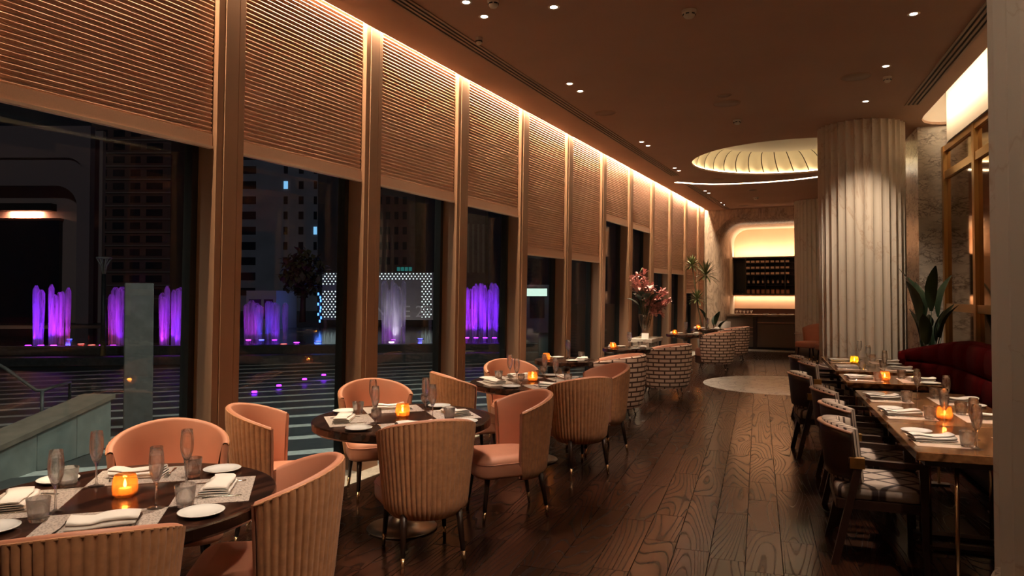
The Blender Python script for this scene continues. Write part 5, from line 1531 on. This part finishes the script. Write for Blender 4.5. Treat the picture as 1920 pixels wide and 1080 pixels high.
pr = [hp(-60, 650), hp(12, 692), hp(68, 732), hp(78, 732)]; far = aty(131, 716, f0.y + 1.3) - ho; far2 = Vector((far.x, far.y, 0.30 - GZ * 0 - ho.z + -0.1))
MB().tube(pr + [far, far + Vector((0, 0, -0.35))], 0.022, 8).obj('rail', M['stone_dark'], hr)
MB().tube([hp(79, 733), Vector((hp(79, 733).x, 0, 0))], 0.022, 8).obj('post', M['stone_dark'], hr)
pil = thing('stone_pillar', 'square grey stone pillar standing on the terrace outside', 'pillar', onz(258, 806, -0.3))
s_ = 0.36 / 2; hpil = (aty(258, 531, Vector(pil.location).y).z - pil.location.z)
MB().prism(rrect(0.36, 0.36, 0.02, 3), [(0, 0), (0, hpil)]).obj('shaft', plain('pillar_granite', (0.09, 0.087, 0.083), 0.5, noise=(8, 0.2)), pil, None, 0.5)
lp = thing('lamp_post', 'slim lamp post with a funnel-shaped head beyond the terrace', 'lamp post', onz(193, 676, -0.6))
hl = aty(189, 484, Vector(lp.location).y).z - lp.location.z; kk = Vector(lp.location).y / FPX
MB().tube([(0, 0, 0), (0, 0, hl - 30 * kk)], [0.09, 0.06], 10).obj('pole', M['stone_dark'], lp)
for k in range(8):
    a_ = k * math.pi / 4
    MB().tube([(0.03 * math.cos(a_), 0.03 * math.sin(a_), hl - 32 * kk), (5 * kk * math.cos(a_), 5 * kk * math.sin(a_), hl - 14 * kk), (13 * kk * math.cos(a_), 13 * kk * math.sin(a_), hl)], 0.02, 5).obj('funnel_rib', M['stone'], lp)
MB().lathe([(12.5 * kk, hl - 0.02), (13.5 * kk, hl - 0.02), (13.5 * kk, hl + 0.03), (12.5 * kk, hl + 0.03)], 24, closed=True).obj('head_ring', M['stone'], lp)
# pool and fountains
PZ = -0.55
pool = struct(link('ground_pool', None), 'dark reflecting pool with gold-lit rims')
M['water'] = plain('pool_water', (0.006, 0.008, 0.014), 0.12, bump=(3, 0.6))
poly = [onz(x, y, PZ) for x, y in ((-260, 668), (1010, 664), (1010, 612), (-260, 618))]
MB().prism([(p.x, p.y) for p in poly], [(0, PZ - 0.05), (0, PZ)]).obj('water', M['water'], pool)
M['gold_led'] = emit('gold_rim_light', (1.0, 0.55, 0.14), 0.55)
def rim_(pxs, z, h, w, name, m):
    P = [onz(x, y, z) for x, y in pxs]
    mb = MB()
    mb.hexa([P[0], P[1], P[1] + Vector((0, w, 0)), P[0] + Vector((0, w, 0))], [p + Vector((0, 0, h)) for p in (P[0], P[1], P[1] + Vector((0, w, 0)), P[0] + Vector((0, w, 0)))])
    return mb.obj(name, m, pool)
rim_(((-200, 668), (1010, 660)), PZ - 0.02, 0.30, 0.5, 'pool_kerb', M['stone_dark'])
rim_(((-200, 655), (1010, 648)), PZ + 0.15, 0.05, 0.1, 'rim_light', M['gold_led'])
rim_(((-200, 679), (1010, 668)), PZ - 0.02, 0.035, 0.08, 'rim_light', M['gold_led'])
rim_(((-200, 690), (1010, 676)), PZ - 0.05, 0.25, 0.6, 'pool_kerb', M['stone_dark'])
def water_mat():
    m, nt, b_, out = new_mat('falling_water')
    nt.nodes.remove(b_)
    t = node(nt, 'ShaderNodeBsdfTransparent'); d = node(nt, 'ShaderNodeBsdfDiffuse'); d.inputs[0].default_value = (0.9, 0.9, 0.95, 1)
    tl = node(nt, 'ShaderNodeBsdfTranslucent'); tl.inputs[0].default_value = (0.9, 0.9, 0.95, 1)
    ad = node(nt, 'ShaderNodeMixShader'); ad.inputs[0].default_value = 0.5
    nt.links.new(d.outputs[0], ad.inputs[1]); nt.links.new(tl.outputs[0], ad.inputs[2])
    tc = node(nt, 'ShaderNodeTexCoord'); mp = node(nt, 'ShaderNodeMapping'); mp.inputs['Scale'].default_value = (6, 6, 0.35)
    n = node(nt, 'ShaderNodeTexNoise'); n.inputs['Scale'].default_value = 1.5; n.inputs['Detail'].default_value = 4
    nt.links.new(tc.outputs['Object'], mp.inputs[0]); nt.links.new(mp.outputs[0], n.inputs['Vector'])
    mr = node(nt, 'ShaderNodeMapRange'); mr.inputs['From Min'].default_value = 0.28; mr.inputs['From Max'].default_value = 0.72; mr.inputs['To Max'].default_value = 0.6
    nt.links.new(n.outputs['Fac'], mr.inputs['Value'])
    mx = node(nt, 'ShaderNodeMixShader'); nt.links.new(mr.outputs[0], mx.inputs[0]); nt.links.new(t.outputs[0], mx.inputs[1]); nt.links.new(ad.outputs[0], mx.inputs[2])
    nt.links.new(mx.outputs[0], out.inputs[0])
    return m
M['jet'] = water_mat()
PUR = (0.24, 0.015, 1.0); MAG = (0.62, 0.03, 0.95); BLU = (0.06, 0.06, 1.0); RED = (1.0, 0.06, 0.05); WHT = (1.0, 0.85, 0.95)
LENS = {}
def lens_mat(c):
    if c not in LENS: LENS[c] = emit('pool_lamp_lens_%d' % len(LENS), c, 9.0)
    return LENS[c]
def fountain(px0, px1, pyb, pyt, cols, label, energy, njets, seed):
    r_ = random.Random(seed); base = onz((px0 + px1) / 2, pyb, PZ); Y = base.y
    root = thing('fountain', label, 'fountain', base)
    k = Y / FPX; W = (px1 - px0) * k; Hh = (pyb - pyt) * k
    njets = int(njets * 1.5)
    for i in range(njets):
        x = -W / 2 + W * (i + 0.5) / njets + r_.uniform(-0.3, 0.3) * W / njets; y = r_.uniform(-0.25, 0.25); h = Hh * r_.uniform(0.82, 1.0); w = W / njets * r_.uniform(1.0, 1.6)
        MB().lathe([(w * 0.45, 0.0), (w * 0.50, h * 0.3), (w * 0.62, h * 0.75), (w * 0.6, h * 0.93), (w * 0.25, h)], 12, (x, y)).obj('water_jet', M['jet'], root)
    for i, c in enumerate(cols):
        x = -W / 2 + W * (i + 0.5) / len(cols)
        spot('fountain_lamp', (x, -0.60, 0.06), (x, 0.05, Hh * 0.45), energy * 2.2 / len(cols), 75, 0.5, c, 0.1, root)
        spot('fountain_lamp', (x, -0.95, 0.06), (x, 0.0, Hh * 0.85), energy * 3.0 / len(cols), 50, 0.6, c, 0.1, root)
        MB().lathe([(0.0, 0.02), (0.10, 0.02), (0.12, 0.0), (0.0, 0.0)], 12, (x, -0.55)).obj('lamp_lens', lens_mat(c), root)
    return root
fountain(58, 128, 646, 532, (PUR, PUR, MAG), 'wide purple fountain at the far left of the pool', FTN, 7, 1)
fountain(195, 236, 646, 532, (MAG, PUR), 'slim magenta fountain left of the grey pillar', FTN * 0.35, 3, 2)
fountain(300, 346, 648, 536, (MAG, PUR), 'purple fountain right of the grey pillar', FTN * 0.4, 5, 3)
fountain(462, 534, 636, 562, (MAG, BLU, PUR), 'row of thin violet jets in front of the white wall', FTN * 0.22, 6, 4)
fountain(716, 760, 640, 522, (WHT,), 'pale white fountain before the dotted light screen', FTN * 0.10, 4, 5)
fountain(868, 936, 632, 528, (MAG, PUR, PUR, PUR), 'tall violet fountain in the fourth window', FTN * 1.3, 8, 6)
spots_ = [(152, 646, RED, 'red'), (172, 648, RED, 'red'), (130, 637, BLU, 'blue'), (362, 650, MAG, 'magenta'), (468, 650, MAG, 'magenta'), (484, 648, BLU, 'blue'), (532, 646, RED, 'red'), (556, 643, MAG, 'magenta'), (597, 641, BLU, 'blue'), (738, 638, MAG, 'magenta'), (788, 636, BLU, 'blue')]
for i, (px, py, c, nm) in enumerate(sorted(spots_, key=lambda q: q[0])):
    p = onz(px, py, PZ)
    r = thing('pool_lamp', '%s lamp glowing in the pool, %s pool lamp from the left' % (nm, ('first second third fourth fifth sixth seventh eighth ninth tenth eleventh'.split())[i]), 'lamp', p, 0, 'coloured pool lamps')
    MB().lathe([(0.0, 0.03), (0.11, 0.03), (0.13, 0.0), (0.0, 0.0)], 12).obj('lens', lens_mat(c), r)
    MB().lathe([(0.13, 0.0), (0.17, 0.0), (0.17, 0.02), (0.13, 0.02)], 12, closed=True).obj('ring', M['stone_dark'], r)
    point('pool_glow', (0, -0.1, 0.3), FTN * 0.04, c, 0.1, r)
for i, (px, py) in enumerate(((477, 736), (523, 724), (571, 712), (607, 704))):
    p = onz(px, py, -0.42)
    r = tag(MB().lathe([(0.0, 0.035), (0.05, 0.03), (0.055, 0.0), (0.0, 0.0)], 12).obj('step_light', lens_mat(PUR), None, p), ('lowest', 'second lowest', 'second highest', 'highest')[i] + ' of four tiny violet lights set in the terrace steps', 'lamp', 'violet step lights')
# town behind
def block(name, px0, px1, pyt, Y, label, wall, depth=12.0, zb=-0.8, floors=0, cols=(), win_m=None, band_m=None, lit=()):
    A = aty(px0, 550, Y); B = aty(px1, 550, Y); zt_ = aty((px0 + px1) / 2, pyt, Y).z
    root = thing(name, label, 'building', ((A.x + B.x) / 2, Y, zb))
    w = B.x - A.x; h = zt_ - zb
    MB().box(-w / 2, w / 2, 0, depth, 0, h).obj('tower_wall', wall, root)
    for f_ in range(floors):
        z0 = h * (0.08 + 0.9 * f_ / floors); fh = 0.9 * h / floors
        if band_m: MB().box(-w / 2 - 0.05, w / 2 + 0.05, -0.12, 0.0, z0, z0 + fh * 0.10).obj('floor_band', band_m, root)
        for ci, (c0, c1) in enumerate(cols):
            mm = M['lit_win'] if (f_, ci) in lit else win_m
            MB().box(-w / 2 + w * c0, -w / 2 + w * c1, -0.08, 0.0, z0 + fh * 0.3, z0 + fh * 0.8).obj('window', mm, root)
    return root, w, h
M['lit_win'] = emit('lit_window', (0.25, 0.6, 1.0), 0.7)
M['dim_win'] = plain('dark_pane', (0.02, 0.022, 0.03), 0.2)
M['tower_grey'] = plain('grey_render', (0.30, 0.29, 0.32), 0.8, noise=(0.3, 0.15))
M['tower_brick'] = plain('brick_render', (0.15, 0.075, 0.06), 0.8, noise=(0.3, 0.2))
M['tower_band'] = plain('pale_band', (0.26, 0.18, 0.14), 0.8)
M['tower_dark'] = plain('dark_render', (0.06, 0.06, 0.075), 0.8)
block('apartment_tower', 168, 318, 232, 80, 'dark brick apartment tower in the nearest window', M['tower_brick'], floors=13, cols=((0.06, 0.2), (0.28, 0.42), (0.5, 0.62), (0.7, 0.9)), win_m=M['dim_win'], band_m=M['tower_band'])
block('dark_tower', 330, 372, 250, 95, 'unlit slim tower right of the brick tower', M['tower_dark'], floors=9, cols=((0.1, 0.45), (0.55, 0.9)), win_m=M['dim_win'])
block('apartment_tower', 446, 595, 300, 90, 'grey tower with dark balconies in the second window', M['tower_grey'], floors=9, cols=((0.02, 0.22), (0.57, 0.62), (0.76, 0.82), (0.95, 0.99)), win_m=M['dim_win'], lit=((7, 1), (4, 3)))
block('dark_tower', 612, 690, 330, 110, 'black tower behind the lit screen', M['tower_dark'], floors=6, cols=((0.3, 0.45),), win_m=M['dim_win'])
block('apartment_tower', 700, 778, 330, 100, 'ribbed tan tower in the third window', M['tower_brick'], floors=8, cols=((0.1, 0.2), (0.3, 0.4), (0.5, 0.6), (0.7, 0.8)), win_m=M['dim_win'])
block('office_tower', 872, 910, 380, 100, 'narrow tower with vertical ribs in the fourth window', M['tower_brick'], floors=1, cols=((0.1, 0.2), (0.35, 0.45), (0.6, 0.7), (0.85, 0.95)), win_m=M['tower_band'])
block('pavilion', 462, 518, 545, 42, 'low white pavilion behind the thin jets', plain('white_render', (0.55, 0.50, 0.48), 0.8), 4, cols=((0.1, 0.5), (0.6, 0.9)), floors=1, win_m=M['dim_win'])
block('shop_building', 984, 1030, 534, 40, 'pale shop with a bright fascia in the fifth window', plain('shop_render', (0.20, 0.20, 0.19), 0.8), 4, cols=((0.2, 0.8),), floors=1, win_m=M['dim_win'])
A = aty(984, 545, 39.6); fas = thing('shop_fascia', 'bright greenish-white light band over the shop front', 'sign', (A.x, A.y + 0.115, A.z - 0.3)); MB().box(0, 1.25, 0, 0.15, 0, 0.42).obj('light_band', emit('fascia_light', (0.75, 1.0, 0.85), 0.8), fas)
MB().box(-0.02, 1.27, 0.15, 0.2, -0.03, 0.45).obj('back_box', M['stone_dark'], fas)
# kiosk with the rounded arch on the far left
kz_ = 52.0
KA = aty(-120, 550, kz_); KB = aty(166, 550, kz_); kt = aty(60, 236, kz_).z
kio = thing('arched_pavilion', 'large pavilion with a rounded arched recess and lit canopy, far left', 'building', ((KA.x + KB.x) / 2, kz_, -0.8))
kw = KB.x - KA.x; kh = kt + 0.8; km = plain('mauve_render', (0.30, 0.22, 0.20), 0.8)
def karch(x1, top, r, zb=0.0):
    pts = [(-kw / 2, zb), (x1, zb)]
    for k in range(9):
        a_ = math.pi / 2 * k / 8; pts.append((x1 - r + r * math.cos(a_), top - r + r * math.sin(a_)))
    return pts + [(-kw / 2, top)]
def wallring(outer_, inner_, y0, y1):          # strip between two outlines of equal length, with thickness
    mb = MB(); n = len(outer_)
    vs = [(p[0], y, p[1]) for y in (y0, y1) for ol in (outer_, inner_) for p in ol]
    fs = []
    for i in range(1, n - 1):
        j = i + 1
        fs += [(i, j, n + j, n + i), (n + i, n + j, 3 * n + j, 3 * n + i), (2 * n + i, 3 * n + i, 3 * n + j, 2 * n + j), (i, 2 * n + i, 2 * n + j, j)]
    return mb.add(vs, fs)
U_ = kz_ / FPX
o1 = [(-kw / 2, 0), (kw / 2, 0)] + [(kw / 2, kh)] * 9 + [(-kw / 2, kh)]
a1 = karch(kw / 2 - 12 * U_, kh - 60 * U_, 32 * U_); a2 = karch(kw / 2 - 28 * U_, kh - 112 * U_, 40 * U_)
wallring(o1, a1, 0.0, 0.6).obj('front_wall', km, kio)
wallring(karch(kw / 2 - 13 * U_, kh - 61 * U_, 32 * U_), a2, 0.25, 0.8).obj('inner_arch', km, kio)
MB().box(-kw / 2, kw / 2, 1.6, 2.0, 0, kh).obj('recess_wall', plain('recess_render', (0.42, 0.30, 0.24), 0.8), kio)
KX = lambda px: aty(px, 550, kz_).x - kio.location.x
KZ = lambda py: aty(60, py, kz_).z + 0.8
MB().box(-kw / 2, KX(78), 0.9, 1.6, KZ(392), KZ(378)).obj('canopy', M['black'], kio)
MB().box(-kw / 2, KX(90), 1.2, 1.6, 0, KZ(410)).obj('shop_unit', M['dim_win'], kio)
MB().box(-kw / 2, KX(92), 1.1, 1.6, KZ(410), KZ(406)).obj('shop_lintel', plain('red_lintel', (0.3, 0.10, 0.06), 0.6), kio)
cl = link('canopy_lamp', bpy.data.lights.new('canopy_lamp', 'AREA'), kio); cl.data.shape = 'RECTANGLE'; cl.data.size = 2.2; cl.data.size_y = 0.1; cl.data.energy = 260; cl.data.color = (1.0, 0.5, 0.33)
cl.location = (KX(20), 1.35, KZ(393)); cl.rotation_euler = (math.radians(25), 0, 0)
# dotted light screen with lettering
sy = 46.0
def screen(px0, px1, py0, py1, label, fill):
    A = aty(px0, py0, sy); B = aty(px1, py1, sy)
    r = thing('light_screen', label, 'light screen', ((A.x + B.x) / 2, sy, -0.8)); w = B.x - A.x; z0 = B.z + 0.8; z1 = A.z + 0.8
    MB().box(-w / 2, w / 2, 0, 0.3, z0, z1).obj('screen_panel', plain('screen_grey', (0.34, 0.30, 0.28), 0.8), r)
    for sx in (-1, 1): MB().box(sx * (w / 2 - 0.2) - 0.1, sx * (w / 2 - 0.2) + 0.1, 0.05, 0.25, 0, z0).obj('post', M['stone_dark'], r)
    d = MB(); p_ = 6.6 * sy / FPX; rad = 1.25 * sy / FPX
    nx = int(w / p_); nz = int((z1 - z0) / (p_ * 0.72))
    for i in range(nx + 1):
        for j in range(nz + 1):
            x = -w / 2 + p_ * (i + 0.3 + 0.5 * (j % 2)); z = z1 - p_ * 0.72 * (j + 0.5)
            if x > w / 2 - rad or z < z0 + rad: continue
            if not fill(x / w + 0.5, (z1 - z) / (z1 - z0)): continue
            d.lathe([(0.0, -0.02), (rad, -0.012), (rad, 0.0)], 7)
            for q in range(len(d.v) - 21, len(d.v)):
                vx, vy, vz = d.v[q]; d.v[q] = (x + vx, vz, z + vy)
    tag(d.obj('light_dots', M['dot'], r), kind='stuff')
    return r, w
M['dot'] = emit('screen_dot', (0.72, 0.90, 0.86), 1.3)
screen(604, 642, 511, 600, 'left wing of the dotted light screen', lambda u, v: v < 0.25 or v > 0.36)
sc2, sw = screen(694, 812, 511, 600, 'dotted light screen frame with dark lettering below', lambda u, v: v < 0.14 or u > 0.80)
fc = bpy.data.curves.new('lettering', 'FONT'); fc.body = 'AINXIE 20'; fc.size = 1.05; fc.extrude = 0.03; fc.align_x = 'RIGHT'
tmp = link('lettering', fc)
dg = bpy.context.evaluated_depsgraph_get()
tm_ = bpy.data.meshes.new_from_object(tmp.evaluated_get(dg)); bpy.data.objects.remove(tmp)
tm_.materials.append(plain('letter_grey', (0.75, 0.70, 0.66), 0.6))
lt = link('lettering', tm_, sc2); lt.rotation_euler = (math.pi / 2, 0, 0); lt.location = (sw / 2 - 0.1, -0.05, (aty(760, 594, sy).z + 0.8))
lt['label'] = 'grey capital letters below the lit dots'
up = thing('added_screen_light', 'added floodlight, made up to brighten the dotted screen', 'lamp', (sc2.location.x, sy - 2.2, -0.62))  # lamp added to lift the screen panel and its letters
MB().lathe([(0.0, 0.0), (0.12, 0.0), (0.14, 0.10), (0.10, 0.12), (0.0, 0.11)], 14).obj('housing', M['stone_dark'], up)
spot('added_screen_beam', (0, 0, 0.16), (0, 2.2, 1.4), 30, 120, 0.6, (1.0, 0.9, 0.82), 0.05, up)
# teal roof sign and blue light tree
A = aty(758, 508, 60); ts_ = thing('roof_sign', 'small teal roof sign above the dotted screen', 'sign', (A.x, A.y, A.z))
for k in range(4): MB().box(-0.62 + 0.33 * k, -0.36 + 0.33 * k, 0, 0.08, 0, 0.32).obj('sign_panel', emit('teal_sign', (0.05, 0.35, 0.33), 0.25), ts_)
MB().box(-0.68, 0.68, 0.08, 0.14, -0.06, 0.38).obj('sign_frame', M['stone_dark'], ts_)
def tree(px, pyb, pyt, wpx, Y, label, seed, m, n=420):
    r_ = random.Random(seed); b_ = aty(px, pyb, Y); k = Y / FPX; h = (pyb - pyt) * k; w = wpx * k / 2
    root = thing('street_tree', label, 'tree', b_)
    MB().tube([(0, 0, 0), (0.05, 0, h * 0.5), (0, 0, h * 0.75)], [0.18, 0.12, 0.05], 8).obj('trunk', M['stem'], root)
    f = MB()
    for i in range(n):
        d = Vector((r_.gauss(0, 1), r_.gauss(0, 1), r_.gauss(0, 1))).normalized() * (r_.random() ** 0.4)
        c = Vector((d.x * w, d.y * w, h * 0.66 + d.z * h * 0.34)); e = Vector((r_.uniform(-1, 1), r_.uniform(-1, 1), r_.uniform(-1, 1))).normalized()
        leaf_blade(f, c, c + e * 0.45, 0.14, 0.1, 0.2, 3)
    tag(f.obj('foliage', m, root), kind='stuff')
    return root
tree(567, 604, 468, 80, 39, 'leafy street tree in the second window', 4, plain('street_leaf', (0.12, 0.10, 0.035), 0.7))
A = aty(600, 600, 43); lt2 = thing('light_tree', 'upright blue light column beside the street tree', 'lamp', (A.x, A.y, -0.8)); hb = aty(600, 545, 43).z + 0.8
MB().tube([(0, 0, 0), (0, 0, hb)], 0.04, 6).obj('pole', M['stone_dark'], lt2)
for k in range(9): MB().tube([(0.1 * math.sin(k * 2.2), -0.06, hb * 0.25 + k * hb * 0.08), (0.1 * math.sin(k * 2.2), -0.06, hb * 0.25 + k * hb * 0.08 + 0.16)], 0.045, 6).obj('blue_tube', emit('blue_tube', (0.08, 0.25, 1.0), 3.0), lt2)
point('blue_glow', (0, -0.5, hb * 0.6), 25, (0.1, 0.2, 1.0), 0.2, lt2)
